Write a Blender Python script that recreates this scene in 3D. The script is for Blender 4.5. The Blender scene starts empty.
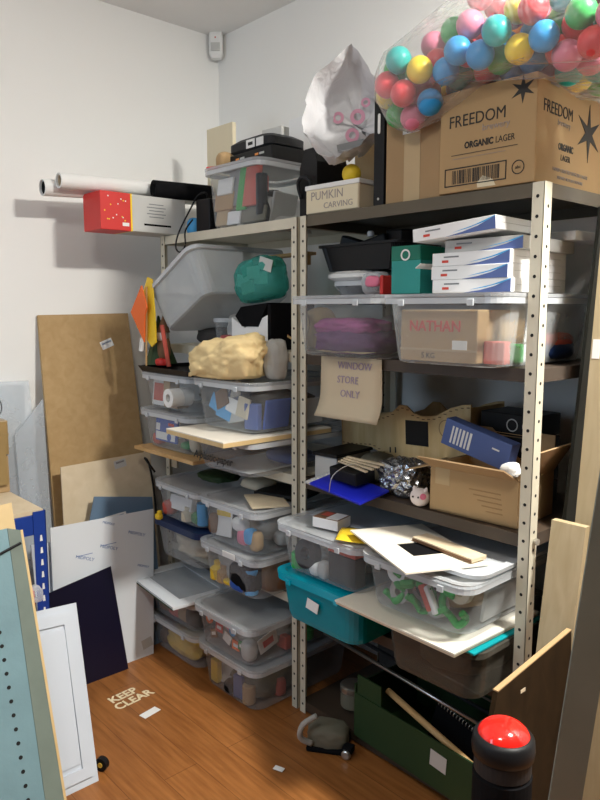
import bpy, bmesh, math, random
from mathutils import Vector, Matrix, noise, Euler
R = math.radians
scn = bpy.context.scene
COL = scn.collection
random.seed(7)

# ------------------------------------------------------------------ materials
M = {}
def mat(name, col, rough=.6, metal=0., var=.06, scale=8., bump=0., bscale=40., spec=.4, trans=0., sheen=0.):
    m = bpy.data.materials.new(name); m.use_nodes = True
    nt = m.node_tree; b = nt.nodes['Principled BSDF']
    b.inputs['Roughness'].default_value = rough
    b.inputs['Metallic'].default_value = metal
    b.inputs['Specular IOR Level'].default_value = spec
    tc = nt.nodes.new('ShaderNodeTexCoord')
    n = nt.nodes.new('ShaderNodeTexNoise'); n.inputs['Scale'].default_value = scale; n.inputs['Detail'].default_value = 5
    nt.links.new(tc.outputs['Object'], n.inputs['Vector'])
    mx = nt.nodes.new('ShaderNodeMix'); mx.data_type = 'RGBA'
    nt.links.new(n.outputs['Fac'], mx.inputs['Factor'])
    mx.inputs['A'].default_value = (*[max(0, c*(1-var)) for c in col], 1)
    mx.inputs['B'].default_value = (*[min(1, c*(1+var)) for c in col], 1)
    nt.links.new(mx.outputs['Result'], b.inputs['Base Color'])
    if bump:
        n2 = nt.nodes.new('ShaderNodeTexNoise'); n2.inputs['Scale'].default_value = bscale; n2.inputs['Detail'].default_value = 4
        nt.links.new(tc.outputs['Object'], n2.inputs['Vector'])
        bp = nt.nodes.new('ShaderNodeBump'); bp.inputs['Strength'].default_value = bump; bp.inputs['Distance'].default_value = .01
        nt.links.new(n2.outputs['Fac'], bp.inputs['Height']); nt.links.new(bp.outputs['Normal'], b.inputs['Normal'])
    M[name] = m
    return m
def clear(name, tint, body, fac, edge=.45, rough=.18, bump=0., bscale=20.):
    """see-through plastic: part transparent, part milky gloss"""
    m = bpy.data.materials.new(name); m.use_nodes = True
    nt = m.node_tree; b = nt.nodes['Principled BSDF']; out = nt.nodes['Material Output']
    b.inputs['Base Color'].default_value = (*body, 1); b.inputs['Roughness'].default_value = rough
    b.inputs['Specular IOR Level'].default_value = .5
    t = nt.nodes.new('ShaderNodeBsdfTransparent'); t.inputs['Color'].default_value = (*tint, 1)
    lw = nt.nodes.new('ShaderNodeLayerWeight'); lw.inputs['Blend'].default_value = .35
    tc = nt.nodes.new('ShaderNodeTexCoord')
    n = nt.nodes.new('ShaderNodeTexNoise'); n.inputs['Scale'].default_value = 9; n.inputs['Detail'].default_value = 6
    nt.links.new(tc.outputs['Object'], n.inputs['Vector'])
    a = nt.nodes.new('ShaderNodeMath'); a.operation = 'MULTIPLY_ADD'
    nt.links.new(lw.outputs['Facing'], a.inputs[0]); a.inputs[1].default_value = edge; a.inputs[2].default_value = fac-.06
    c = nt.nodes.new('ShaderNodeMath'); c.operation = 'MULTIPLY_ADD'; c.use_clamp = True
    nt.links.new(n.outputs['Fac'], c.inputs[0]); c.inputs[1].default_value = .12; nt.links.new(a.outputs[0], c.inputs[2])
    mx = nt.nodes.new('ShaderNodeMixShader')
    nt.links.new(c.outputs[0], mx.inputs[0]); nt.links.new(t.outputs[0], mx.inputs[1]); nt.links.new(b.outputs[0], mx.inputs[2])
    nt.links.new(mx.outputs[0], out.inputs['Surface'])
    if bump:
        n2 = nt.nodes.new('ShaderNodeTexNoise'); n2.inputs['Scale'].default_value = bscale; n2.inputs['Detail'].default_value = 6
        n2.inputs['Distortion'].default_value = 1.2
        nt.links.new(tc.outputs['Object'], n2.inputs['Vector'])
        bp = nt.nodes.new('ShaderNodeBump'); bp.inputs['Strength'].default_value = bump; bp.inputs['Distance'].default_value = .02
        nt.links.new(n2.outputs['Fac'], bp.inputs['Height']); nt.links.new(bp.outputs['Normal'], b.inputs['Normal'])
    M[name] = m
    return m
def floor_mat():
    m = mat('floor_laminate', (.36, .13, .035), .42, var=.25, scale=3.)
    nt = m.node_tree; b = nt.nodes['Principled BSDF']
    tc = nt.nodes.new('ShaderNodeTexCoord')
    mp = nt.nodes.new('ShaderNodeMapping'); mp.inputs['Scale'].default_value = (1.2, 14, 1)
    nt.links.new(tc.outputs['Object'], mp.inputs['Vector'])
    g = nt.nodes.new('ShaderNodeTexNoise'); g.inputs['Scale'].default_value = 4; g.inputs['Detail'].default_value = 8
    nt.links.new(mp.outputs['Vector'], g.inputs['Vector'])
    br = nt.nodes.new('ShaderNodeTexBrick'); br.inputs['Scale'].default_value = 1
    br.inputs['Brick Width'].default_value = 1.2; br.inputs['Row Height'].default_value = .125; br.inputs['Mortar Size'].default_value = .0012
    br.inputs['Color1'].default_value = (1, 1, 1, 1); br.inputs['Color2'].default_value = (.93, .92, .91, 1); br.inputs['Mortar'].default_value = (.5, .45, .4, 1)
    nt.links.new(tc.outputs['Object'], br.inputs['Vector'])
    r = nt.nodes.new('ShaderNodeValToRGB')
    r.color_ramp.elements[0].position = .3; r.color_ramp.elements[0].color = (.24, .085, .02, 1)
    r.color_ramp.elements[1].position = .75; r.color_ramp.elements[1].color = (.40, .16, .045, 1)
    nt.links.new(g.outputs['Fac'], r.inputs['Fac'])
    mx = nt.nodes.new('ShaderNodeMix'); mx.data_type = 'RGBA'; mx.blend_type = 'MULTIPLY'; mx.inputs['Factor'].default_value = 1
    nt.links.new(r.outputs['Color'], mx.inputs['A']); nt.links.new(br.outputs['Color'], mx.inputs['B'])
    nt.links.new(mx.outputs['Result'], b.inputs['Base Color'])
    return m
def wood(name, a, c, sc=(2, 30, 2), rough=.6):
    m = mat(name, a, rough)
    nt = m.node_tree; b = nt.nodes['Principled BSDF']
    tc = nt.nodes.new('ShaderNodeTexCoord')
    mp = nt.nodes.new('ShaderNodeMapping'); mp.inputs['Scale'].default_value = sc
    nt.links.new(tc.outputs['Object'], mp.inputs['Vector'])
    g = nt.nodes.new('ShaderNodeTexNoise'); g.inputs['Scale'].default_value = 3; g.inputs['Detail'].default_value = 7; g.inputs['Distortion'].default_value = .6
    nt.links.new(mp.outputs['Vector'], g.inputs['Vector'])
    r = nt.nodes.new('ShaderNodeValToRGB')
    r.color_ramp.elements[0].position = .3; r.color_ramp.elements[0].color = (*a, 1)
    r.color_ramp.elements[1].position = .7; r.color_ramp.elements[1].color = (*c, 1)
    nt.links.new(g.outputs['Fac'], r.inputs['Fac']); nt.links.new(r.outputs['Color'], b.inputs['Base Color'])
    return m
floor_mat()
mat('wall_paint', (.84, .835, .81), .85, var=.02, scale=2, bump=.05, bscale=90)
mat('ceiling_paint', (.82, .81, .79), .9, var=.02)
mat('cream_metal', (.62, .58, .46), .45, var=.10, scale=14, spec=.5)
mat('dark_shelf', (.055, .038, .026), .5, var=.2, scale=10)
mat('olive_shelf', (.105, .085, .055), .5, var=.15)
mat('hole_black', (.012, .012, .012), .9)
wood('mdf', (.40, .26, .115), (.46, .31, .15), (9, 9, 9), .8)
wood('board_beige', (.60, .49, .33), (.66, .55, .39), (6, 6, 6), .8)
wood('plywood', (.60, .42, .19), (.70, .52, .27), (14, 2, 2))
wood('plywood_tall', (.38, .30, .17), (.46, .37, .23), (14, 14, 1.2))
wood('pine', (.52, .31, .12), (.64, .42, .2), (2, 20, 8))
wood('brown_panel', (.022, .013, .006), (.034, .020, .009), (2, 8, 4), .95)  # brown darkened all over, so the colour carries shade from things beside the board
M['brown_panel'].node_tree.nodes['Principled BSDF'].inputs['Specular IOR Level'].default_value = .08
mat('board_white', (.78, .73, .63), .7, var=.05)
mat('board_face', (.80, .75, .64), .7, var=.04)
mat('cardboard', (.43, .285, .14), .85, var=.08, scale=5)
mat('cardboard_dark', (.36, .235, .12), .85, var=.10, scale=5)
mat('cardboard_inner', (.33, .21, .10), .9, var=.08)
mat('tape_tan', (.48, .35, .19), .35, var=.08)
mat('tape_brown', (.33, .22, .09), .35, var=.15)
mat('print_black', (.03, .028, .026), .7)
mat('white_paper', (.80, .80, .78), .8, var=.03)
mat('cream_paper', (.72, .64, .46), .85, var=.04)
mat('kraft_paper', (.60, .50, .35), .85, var=.05)
mat('white_card', (.82, .82, .82), .55, var=.02)
mat('white_plastic', (.78, .78, .76), .4, var=.03)
mat('grey_plastic', (.20, .21, .22), .5)
mat('dark_grey', (.022, .023, .025), .55, spec=.2, var=.15)
mat('black_plastic', (.009, .009, .010), .45, spec=.22, var=.2)
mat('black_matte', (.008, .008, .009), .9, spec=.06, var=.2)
mat('navy_sheet', (.006, .005, .02), .35, var=.1)
mat('blue_glass', (.13, .20, .29), .3, var=.08)
mat('film_white', (.72, .76, .80), .35, var=.03, scale=4)
mat('mint_metal', (.17, .285, .32), .5, var=.22, scale=6, bump=.06, bscale=60)
mat('mint_edge', (.16, .20, .17), .55, var=.25, scale=9)
mat('gun_metal', (.20, .22, .19), .5, metal=.0, var=.25, scale=7)
mat('blue_metal', (.012, .045, .27), .4, var=.1)
mat('steel', (.55, .53, .48), .3, metal=.9, var=.1)
mat('red_gloss', (.80, .018, .012), .12, var=.03, spec=.7)
mat('red', (.62, .035, .03), .5, var=.08)
mat('red_soft', (.55, .10, .07), .8, var=.2)
mat('orange', (.85, .16, .03), .6, var=.08)
mat('yellow', (.85, .58, .03), .5, var=.06)
mat('yellow_soft', (.72, .46, .06), .9, var=.15, bump=.35, bscale=28)
mat('tan_cloth', (.72, .55, .28), .85, var=.10, scale=10, bump=.5, bscale=26)
mat('green', (.03, .23, .06), .6, var=.1)
mat('green_bright', (.02, .36, .06), .55, var=.15)
mat('green_dark', (.028, .06, .02), .6, var=.2)
mat('green_box', (.015, .043, .011), .7, var=.12)
mat('teal', (.02, .27, .24), .45, var=.1)
mat('teal_sheet', (.0, .30, .34), .4)
mat('blue', (.02, .09, .42), .5, var=.08)
mat('royal_blue', (.012, .02, .48), .4, var=.05)
mat('blue_print', (.085, .13, .33), .6, var=.06)
mat('sky_blue', (.07, .36, .70), .5, var=.08)
mat('navy_plastic', (.012, .03, .10), .4)
mat('pink', (.70, .18, .28), .6, var=.1)
mat('pale_pink', (.62, .30, .40), .6)
mat('purple', (.10, .02, .10), .8, var=.3, scale=20, bump=.4)
mat('magenta_cloth', (.30, .05, .19), .85, var=.3, scale=16, bump=.4)
mat('brown_paper', (.42, .31, .19), .85, var=.1)
mat('brown', (.17, .085, .04), .7, var=.2)
mat('grey_cloth', (.38, .37, .34), .9, var=.15, bump=.4)
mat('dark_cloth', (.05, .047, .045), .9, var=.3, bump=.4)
mat('cream_stuff', (.62, .55, .42), .8, var=.12, bump=.25)
mat('silver_film', (.42, .43, .45), .16, metal=.85, var=.2, bump=.9, bscale=30)
mat('skin_white', (.80, .70, .66), .5, var=.03)
mat('grey_white', (.52, .52, .50), .6, var=.05)
mat('khaki', (.15, .14, .10), .7, var=.15)
mat('strip_dark', (.04, .042, .038), .9, spec=.1)
mat('marker_red', (.62, .07, .05), .8)
mat('ink_grey', (.32, .28, .26), .8)
mat('ink_violet', (.35, .28, .38), .8)
mat('ink_blue', (.16, .24, .45), .7)
mat('floor_letter', (.80, .68, .45), .7)
mat('frame_white', (.58, .63, .70), .45, var=.02)
mat('led_orange', (.9, .3, .05), .4)
mat('straw', (.55, .36, .14), .8, var=.25, bump=.5, bscale=60)
clear('bin_plastic', (.93, .95, .97), (.66, .68, .69), .085, .36, .15)
clear('bin_milky', (.92, .94, .95), (.66, .69, .70), .20, .36, .2)
clear('bin_frost', (.90, .92, .93), (.60, .64, .66), .46, .25, .3)
clear('bin_rim', (.93, .95, .96), (.70, .73, .76), .55, .3)
clear('bin_lid', (.93, .95, .96), (.72, .75, .78), .30, .35)
clear('bin_grey', (.72, .70, .64), (.12, .11, .09), .42, .4)
clear('bin_teal', (.10, .45, .52), (.0, .32, .42), .66, .3)
clear('lid_teal', (.10, .5, .6), (.0, .40, .55), .93, .1)
clear('film_clear', (.97, .98, .98), (.85, .87, .9), .18, .6, .2, .6, 18)
clear('ball_film', (.99, .99, .99), (.93, .93, .95), .105, .40, .16, .9, 9)
clear('bag_white', (.95, .95, .95), (.66, .66, .68), .86, .15, .4, .5, 9)
clear('teal_film', (.35, .75, .68), (.08, .48, .42), .26, .35, .25, .8, 16)
clear('acrylic', (.95, .96, .97), (.70, .76, .82), .30, .3, .15)
clear('green_film', (.25, .7, .5), (.03, .3, .2), .5, .4, .2)

# ------------------------------------------------------------------ mesh helpers
def link(name, bm, m, parent=None, smooth=False, mats=None):
    me = bpy.data.meshes.new(name)
    bmesh.ops.recalc_face_normals(bm, faces=bm.faces)
    if smooth:
        for f in bm.faces: f.smooth = True
    bm.to_mesh(me); bm.free()
    for k in ([m]+(mats or [])): me.materials.append(M[k])
    o = bpy.data.objects.new(name, me); COL.objects.link(o)
    if parent: o.parent = parent
    return o
def tag(o, label, cat, group=None, kind=None):
    o['label'] = label; o['category'] = cat
    if group: o['group'] = group
    if kind: o['kind'] = kind
    return o
def thing(name, label, cat, loc=(0, 0, 0), rot=(0, 0, 0), group=None):
    o = bpy.data.objects.new(name, None); COL.objects.link(o); o.empty_display_size = .05
    o.location = loc; o.rotation_euler = rot
    return tag(o, label, cat, group)
def one(name, bm, m, label, cat, loc=(0, 0, 0), rot=(0, 0, 0), group=None, smooth=False):
    o = link(name, bm, m, None, smooth); o.location = loc; o.rotation_euler = rot
    return tag(o, label, cat, group)
def part(name, bm, m, par, label=None, loc=None, rot=None, smooth=False):
    o = link(name, bm, m, par, smooth)
    if loc: o.location = loc
    if rot: o.rotation_euler = rot
    if label: o['label'] = label
    return o
def struct(name, bm, m):
    o = link(name, bm, m); o['kind'] = 'structure'; return o
def B(sx, sy, sz, c=(0, 0, 0), bev=.0, bm=None, rot=None, base=True, seg=2, mi=0):
    """box of size sx,sy,sz; c = centre of its base (or its centre when base=False)"""
    bm = bm or bmesh.new()
    mt = Matrix.Translation((c[0], c[1], c[2]+(sz/2 if base else 0)))
    if rot: mt = mt @ Euler(rot).to_matrix().to_4x4()
    r = bmesh.ops.create_cube(bm, size=1, matrix=mt @ Matrix.Diagonal((sx, sy, sz, 1)))
    vs = set(r['verts'])
    for f in bm.faces:
        if mi and all(v in vs for v in f.verts): f.material_index = mi
    if bev:
        es = [e for e in bm.edges if e.verts[0] in vs and e.verts[1] in vs]
        bmesh.ops.bevel(bm, geom=es, offset=min(bev, .45*min(sx, sy, sz)), segments=seg, profile=.5, affect='EDGES')
    return bm
def span(x0, x1, y0, y1, z0, z1, bev=0, bm=None):
    return B(x1-x0, y1-y0, z1-z0, ((x0+x1)/2, (y0+y1)/2, z0), bev, bm)
def rr(w, d, r, n=5):
    r = min(r, w*.49, d*.49); pts = []
    for cx, cy, a in ((w/2-r, d/2-r, 0), (-w/2+r, d/2-r, 90), (-w/2+r, -d/2+r, 180), (w/2-r, -d/2+r, 270)):
        for i in range(n+1):
            t = R(a+90*i/n); pts.append((cx+r*math.cos(t), cy+r*math.sin(t)))
    return pts
def loft(loops, cap0=True, cap1=True, bm=None, closed=False):
    bm = bm or bmesh.new(); L = []
    for lp in loops: L.append([bm.verts.new(p) for p in lp])
    n = len(L[0])
    pairs = list(zip(L[:-1], L[1:])) + ([(L[-1], L[0])] if closed else [])
    for a, b in pairs:
        for i in range(n): bm.faces.new((a[i], a[(i+1) % n], b[(i+1) % n], b[i]))
    if cap0 and not closed: bm.faces.new(L[0][::-1])
    if cap1 and not closed: bm.faces.new(L[-1])
    return bm
def lathe(prof, seg=28, bm=None, caps=True, c=(0, 0, 0)):
    loops = [[(c[0]+r*math.cos(2*math.pi*i/seg), c[1]+r*math.sin(2*math.pi*i/seg), c[2]+z) for i in range(seg)] for r, z in prof]
    return loft(loops, caps, caps, bm)
def ring(ro, ri, h, seg=28, bm=None, c=(0, 0, 0)):
    P = [(ro, 0), (ro, h), (ri, h), (ri, 0)]
    loops = [[(c[0]+r*math.cos(2*math.pi*i/seg), c[1]+r*math.sin(2*math.pi*i/seg), c[2]+z) for i in range(seg)] for r, z in P]
    return loft(loops, bm=bm, closed=True)
def tube(pts, r, seg=8, bm=None, smooth_n=0):
    P = [Vector(p) for p in pts]
    if smooth_n:
        Q = []
        for i in range(len(P)-1):
            p0 = P[max(i-1, 0)]; p1 = P[i]; p2 = P[i+1]; p3 = P[min(i+2, len(P)-1)]
            for k in range(smooth_n):
                t = k/smooth_n
                Q.append(.5*((2*p1)+(p2-p0)*t+(2*p0-5*p1+4*p2-p3)*t*t+(3*p1-p0-3*p2+p3)*t**3))
        Q.append(P[-1]); P = Q
    loops = []; up = Vector((0, 0, 1))
    for i, p in enumerate(P):
        d = (P[min(i+1, len(P)-1)]-P[max(i-1, 0)]).normalized()
        s = d.cross(up)
        if s.length < .05: s = d.cross(Vector((1, 0, 0)))
        s.normalize(); u = s.cross(d).normalized()
        rr_ = r[i] if isinstance(r, (list, tuple)) and not smooth_n else (r if not isinstance(r, (list, tuple)) else r[0])
        loops.append([tuple(p+rr_*(math.cos(2*math.pi*k/seg)*s+math.sin(2*math.pi*k/seg)*u)) for k in range(seg)])
    return loft(loops, bm=bm)
def prism(poly, t, axis='y', bm=None, off=0):
    """polygon (a,b) extruded by t along axis: y -> (a,y,b), x -> (x,a,b), z -> (a,b,z)"""
    f = {'y': lambda a, b, k: (a, k, b), 'x': lambda a, b, k: (k, a, b), 'z': lambda a, b, k: (a, b, k)}[axis]
    return loft([[f(a, b, off) for a, b in poly], [f(a, b, off+t) for a, b in poly]], bm=bm)
def lump(sx, sy, sz, seed=0, amp=.22, freq=1.6, sub=3, flat=True):
    bm = bmesh.new(); bmesh.ops.create_icosphere(bm, subdivisions=sub, radius=1)
    o = Vector((seed*7.3, seed*3.1, seed*1.7))
    for v in bm.verts:
        n = v.co.normalized()
        d = 1+amp*noise.noise(n*freq+o)+amp*.6*noise.noise(n*freq*2.7+o)
        p = n*d
        if flat:
            q = 3.2; s = (abs(p.x)**q+abs(p.y)**q+abs(p.z)**q)**(1/q)
            p = p*(1/max(s, .01))*(.78+.22*d)
        v.co = (p.x*sx/2, p.y*sy/2, max(p.z, -.92)*sz/2+sz*.46)
    ex = max(abs(v.co.x) for v in bm.verts); ey = max(abs(v.co.y) for v in bm.verts)
    z0 = min(v.co.z for v in bm.verts); z1 = max(v.co.z for v in bm.verts)
    for v in bm.verts: v.co = (v.co.x*sx/2/ex, v.co.y*sy/2/ey, (v.co.z-z0)*sz/(z1-z0))
    return bm
def sheet(sx, sy, n=14, amp=.004, seed=0, t=.0012, curl=0., freq=9):
    """a crumpled or curled sheet lying in XY with real thickness"""
    bm = bmesh.new(); rows = []
    for k in (0, 1):
        g = []
        for j in range(n+1):
            g.append([bm.verts.new((sx*(i/n-.5), sy*(j/n-.5), amp*(1+noise.noise(Vector((i/n*sx*freq+seed*5, j/n*sy*freq, seed))))+curl*(i/n-.5)**2*sx+k*t)) for i in range(n+1)])
        rows.append(g)
    for k in (0, 1):
        for j in range(n):
            for i in range(n):
                q = (rows[k][j][i], rows[k][j][i+1], rows[k][j+1][i+1], rows[k][j+1][i]); bm.faces.new(q if k else q[::-1])
    for i in range(n):
        for (a, b) in (((0, i), (0, i+1)), ((n, i+1), (n, i)), ((i+1, 0), (i, 0)), ((i, n), (i+1, n))):
            bm.faces.new((rows[0][a[0]][a[1]], rows[0][b[0]][b[1]], rows[1][b[0]][b[1]], rows[1][a[0]][a[1]]))
    return bm
def text(s, size, par, loc, rot, m, name='lettering', sx=1., align='CENTER', shear=0., label=None, bold=.0):
    cu = bpy.data.curves.new(name, 'FONT'); cu.body = s; cu.size = size; cu.align_x = align; cu.align_y = 'CENTER'
    cu.extrude = .0004; cu.shear = shear; cu.offset = bold; cu.resolution_u = 3
    tmp = bpy.data.objects.new('lettering', cu); COL.objects.link(tmp)
    bpy.context.view_layer.update()
    me = bpy.data.meshes.new_from_object(tmp.evaluated_get(bpy.context.evaluated_depsgraph_get()))
    bpy.data.objects.remove(tmp); me.materials.clear(); me.materials.append(M[m])
    o = bpy.data.objects.new(name, me); COL.objects.link(o)
    o.parent = par; o.location = loc; o.rotation_euler = rot; o.scale = (sx, 1, 1)
    if label: o['label'] = label
    return o
FRONT = (R(90), 0, 0); SIDE = (R(90), 0, R(90))

# ------------------------------------------------------------------ room
struct('floor', span(-.1, 5, -5, .1, -.1, 0), 'floor_laminate')
struct('ceiling', span(-.1, 5, -5, .1, 2.855, 2.95), 'ceiling_paint')
struct('wall_left', span(-.1, 0, -5, .1, 0, 2.855), 'wall_paint')
struct('wall_back', span(0, 5, 0, .1, 0, 2.855), 'wall_paint')

# ------------------------------------------------------------------ shelving
def post(x, y, dx, dy, h, par, name='post'):
    """perforated L-angle; corner at x,y; flanges run dx along X and dy along Y (signed)"""
    t = .0025; bm = bmesh.new()
    span(min(x, x+dx), max(x, x+dx), min(y, y+math.copysign(t, dy)), max(y, y+math.copysign(t, dy)), 0, h, bm=bm)
    span(min(x, x+math.copysign(t, dx)), max(x, x+math.copysign(t, dx)), min(y, y+dy), max(y, y+dy), 0, h, bm=bm)
    n0 = len(bm.faces)
    z = .035
    while z < h-.02:
        for a in (0, 1):
            c = Vector((x+dx*.55, y-math.copysign(.0004, dy), z)) if a == 0 else Vector((x-math.copysign(.0004, dx), y+dy*.55, z+.025))
            if a == 1 and c.z > h-.02: continue
            vs = []
            for k in range(8):
                q = 2*math.pi*k/8; r = .0048
                vs.append(bm.verts.new(c+Vector((r*math.cos(q), 0, r*math.sin(q))) if a == 0 else c+Vector((0, r*math.cos(q), r*math.sin(q)))))
            f = bm.faces.new(vs); f.material_index = 1
        z += .05
    return link(name, bm, 'cream_metal', par, mats=['hole_black'])
def pan(x0, x1, y0, y1, z, lip, m, par, name='shelf'):
    bm = span(x0, x1, y0, y1, z-.003, z)
    span(x0, x1, y0, y0+.003, z-lip, z-.003, bm=bm); span(x0, x1, y1-.003, y1, z-lip, z-.003, bm=bm)
    span(x0, x0+.003, y0+.003, y1-.003, z-lip, z-.003, bm=bm); span(x1-.003, x1, y0+.003, y1-.003, z-lip, z-.003, bm=bm)
    return part(name, bm, m, par)
T = 1.82
YF, YB = -.536, -.045
u = thing('metal_shelving_unit', 'cream slotted-angle shelving unit in the corner, the bay under the red box', 'shelving', (0, 0, 0), group='metal shelving bays')
x0, x1 = .286, 1.186
for (x, y, dx, dy) in ((x0, YF, .032, .034), (x1, YF, -.03, .034), (x0, YB, .032, -.034), (x1, YB, -.03, -.034)): post(x, y, dx, dy, T, u)
for z, m in ((T, 'cream_metal'), (1.35, 'cream_metal'), (.90, 'cream_metal'), (.44, 'cream_metal')):
    pan(x0+.004, x1-.004, YF+.004, YB-.004, z, .036, m, u)
u = thing('metal_shelving_unit', 'cream slotted-angle shelving unit with dark shelves, the bay under the cardboard boxes', 'shelving', (0, 0, 0), group='metal shelving bays')
x0, x1 = 1.200, 2.11
for (x, y, dx, dy) in ((x0, YF, .03, .034), (x1, YF, -.034, .036), (x0, YB, .03, -.034), (x1, YB, -.034, -.036)): post(x, y, dx, dy, T, u)
for z, m in ((T, 'olive_shelf'), (1.347, 'dark_shelf'), (.90, 'dark_shelf'), (.44, 'dark_shelf'), (.045, 'dark_shelf')):
    pan(x0+.004, x1-.004, YF+.004, YB-.004, z, .036, m, u)
bl = lathe([(.006, 0), (.006, .004), (.009, .004), (.009, .012)], 10)
part('bolt', bl, 'steel', u, loc=(2.111, -.515, .885), rot=(0, R(90), 0))

# ------------------------------------------------------------------ bins
BIN = {}
def storage_bin(key, label, cx, yf, z, w, d, h, body='bin_plastic', rim='bin_rim', lid=None, clips=2, group='clear storage bins', rz=0, lidz=.0, name='storage_bin', rot=None, loc=None):
    t = thing(name, label, 'bin', loc or (cx, yf+d/2, z), rot or (0, 0, rz), group)
    L = []
    for f, zz in ((.80, 0), (.84, .004), (.86, .02), (.925, h-.02), (.93, h-.004)):
        g = w*(1-f)
        L.append([(x, y, zz) for x, y in rr(w-g, d-g, .05)])
    part('body', loft(L, True, False), body, t, smooth=False)
    ro = [(x, y, h-.016) for x, y in rr(w, d, .05)]; ri = [(x, y, h-.016) for x, y in rr(w*.93, d-w*.07, .045)]
    rim_o = part('rim', loft([ro, [(x, y, h) for x, y, _ in ro], [(x, y, h) for x, y, _ in ri], ri], closed=True), rim, t)
    if lid:
        q = h+.001+lidz
        a = [(x, y, q) for x, y in rr(w*1.01, d+w*.01, .052)]
        b = [(x, y, q+.010) for x, y in rr(w*1.01, d+w*.01, .052)]
        c = [(x, y, q+.010) for x, y in rr(w*.90, d-w*.10, .04)]
        e = [(x, y, q+.004) for x, y in rr(w*.87, d-w*.13, .04)]
        part('lid', loft([a, b, c, e], False, True), lid, t)
    if clips:
        for s in (-.28, .28)[:clips]:
            part('clip', B(.02, .006, .018, (s*w, -d/2-.004, h-.022), .002), rim, rim_o)
    BIN[key] = (cx, yf, z, w, d, h)
    return t
CB = 'bin_plastic'
W = .385
D = .54
def sb(key, label, x0, x1, yf, z0, z1, lid='bin_lid', **k):
    return storage_bin(key, label, (x0+x1)/2, yf, z0, x1-x0, k.pop('d', D), z1-z0, lid=lid, **k)
# the bay in the corner, column by the wall
sb('LL1', 'clear bin of card tubes and a red printed sheet, under the black tray', .33, .735, -.69, 1.088, 1.228)
sb('LL2', 'clear bin showing a blue and white printed packet, on the pine board', .328, .742, -.70, .918, 1.072)
sb('LL3', 'clear bin with cables on its lid, standing on the navy-lidded bin', .40, .765, -.68, .617, .765)
sb('LL4', 'clear bin of pale sacks closed by a navy lid', .385, .76, -.68, .442, .595, lid='navy_plastic', rim='navy_plastic', clips=0)
sb('LL5', 'clear bin of mixed brown packets under the silver picture frame', .325, .735, -.695, .166, .296)
sb('LL6', 'clear bin with a yellow bundle inside, on the floor by the wall panels', .325, .735, -.69, .001, .153)
# the bay in the corner, column beside the middle posts
sb('LR1', 'clear bin of blue and white craft scraps under the tan paper bag', .765, 1.145, -.715, 1.064, 1.235)
sb('LR2', 'nearly empty clear bin lettered in black marker, under the white-faced plank', .765, 1.145, -.72, .902, 1.030, lid=None)
sb('LR3', 'clear bin with toys and a black folder lying on its lid', .775, 1.15, -.70, .612, .772)
sb('LR4', 'clear bin of blue and black lumps with a white tag on its lid rim', .775, 1.15, -.705, .442, .596)
sb('LR5', 'clear bin full of stickers and badges, on the lowest bin of its stack', .755, 1.135, -.725, .186, .336)
sb('LR6', 'dusty clear bin with grey bags, on the floor beside the middle posts', .75, 1.14, -.705, .001, .170)
# other bay
sb('RA', 'wide clear bin of purple cloth behind the hanging paper notice', 1.238, 1.648, -.63, 1.349, 1.535)
sb('RB', 'clear bin holding a brown carton with red hand lettering', 1.658, 2.068, -.645, 1.349, 1.533, body='bin_milky')
sb('RC', 'clear bin with grey lid on the teal bin', 1.238, 1.645, -.70, .618, .772)
sb('RD', 'teal bin with a teal lid and a white sticker', 1.238, 1.640, -.70, .442, .600, body='bin_teal', rim='lid_teal', lid='lid_teal', group='teal bins')
sb('RE', 'clear bin of tape rolls and green cord on the pale plank', 1.668, 2.058, -.735, .640, .785)
sb('RF', 'smoky grey bin under the pale plank', 1.71, 2.062, -.69, .442, .595, body='bin_grey', rim='bin_grey', lid=None, clips=0, group='grey bins')
# tub on top of the shelf, with lid
sb('TB', 'big clear tub of packets on top of the corner bay', .618, .985, -.545, 1.822, 2.045, d=.40, clips=0)
# empty bin tipped over on its side
tb = storage_bin('TIP', 'empty clear bin tipped on its side above the black tray', 0, 0, 0, .40, .50, .195, body='bin_frost', clips=0, loc=(.645, -.43, 1.488), rot=(0, R(-28), 0))

# ------------------------------------------------------------------ things inside bins
def put(key, kind, name, label, cat, u, v, w, size, m, rot=(0, 0, 0), group=None, seed=1):
    cx, yf, z, bw, bd, bh = BIN[key]
    loc = (cx+u*bw*.40, yf+.035+v*(bd-.07), z+.007+w)
    return item(kind, name, label, cat, loc, size, m, rot, group, seed)
def item(kind, name, label, cat, loc, size, m, rot=(0, 0, 0), group=None, seed=1):
    rot = tuple(R(a) for a in rot)
    if kind == 'box': bm = B(*size, bev=.004); s = False
    elif kind == 'lump': bm = lump(*size, seed=seed); s = True
    elif kind == 'sack': bm = lump(*size, seed=seed, amp=.55, freq=2.8, sub=4); s = True
    elif kind == 'roll': bm = ring(size[0]/2, size[0]*.22, size[2]); s = False
    elif kind == 'cyl': bm = lathe([(size[0]*.46, 0), (size[0]*.5, .004), (size[0]*.5, size[2]-.004), (size[0]*.46, size[2])]); s = False
    elif kind == 'sheet': bm = sheet(size[0], size[1], seed=seed, amp=size[2]); s = True
    elif kind == 'bottle':
        r = size[0]/2; h = size[2]
        bm = lathe([(r*.9, 0), (r, h*.05), (r, h*.6), (r*.45, h*.78), (r*.4, h*.84), (r*.5, h*.85), (r*.5, h), (r*.3, h)]); s = False
    elif kind == 'ball':
        bm = bmesh.new(); bmesh.ops.create_uvsphere(bm, u_segments=20, v_segments=12, radius=size[0]/2); bmesh.ops.translate(bm, vec=(0, 0, size[0]/2), verts=bm.verts); s = True
    return one(name, bm, m, label, cat, loc, rot, group, s)

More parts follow.
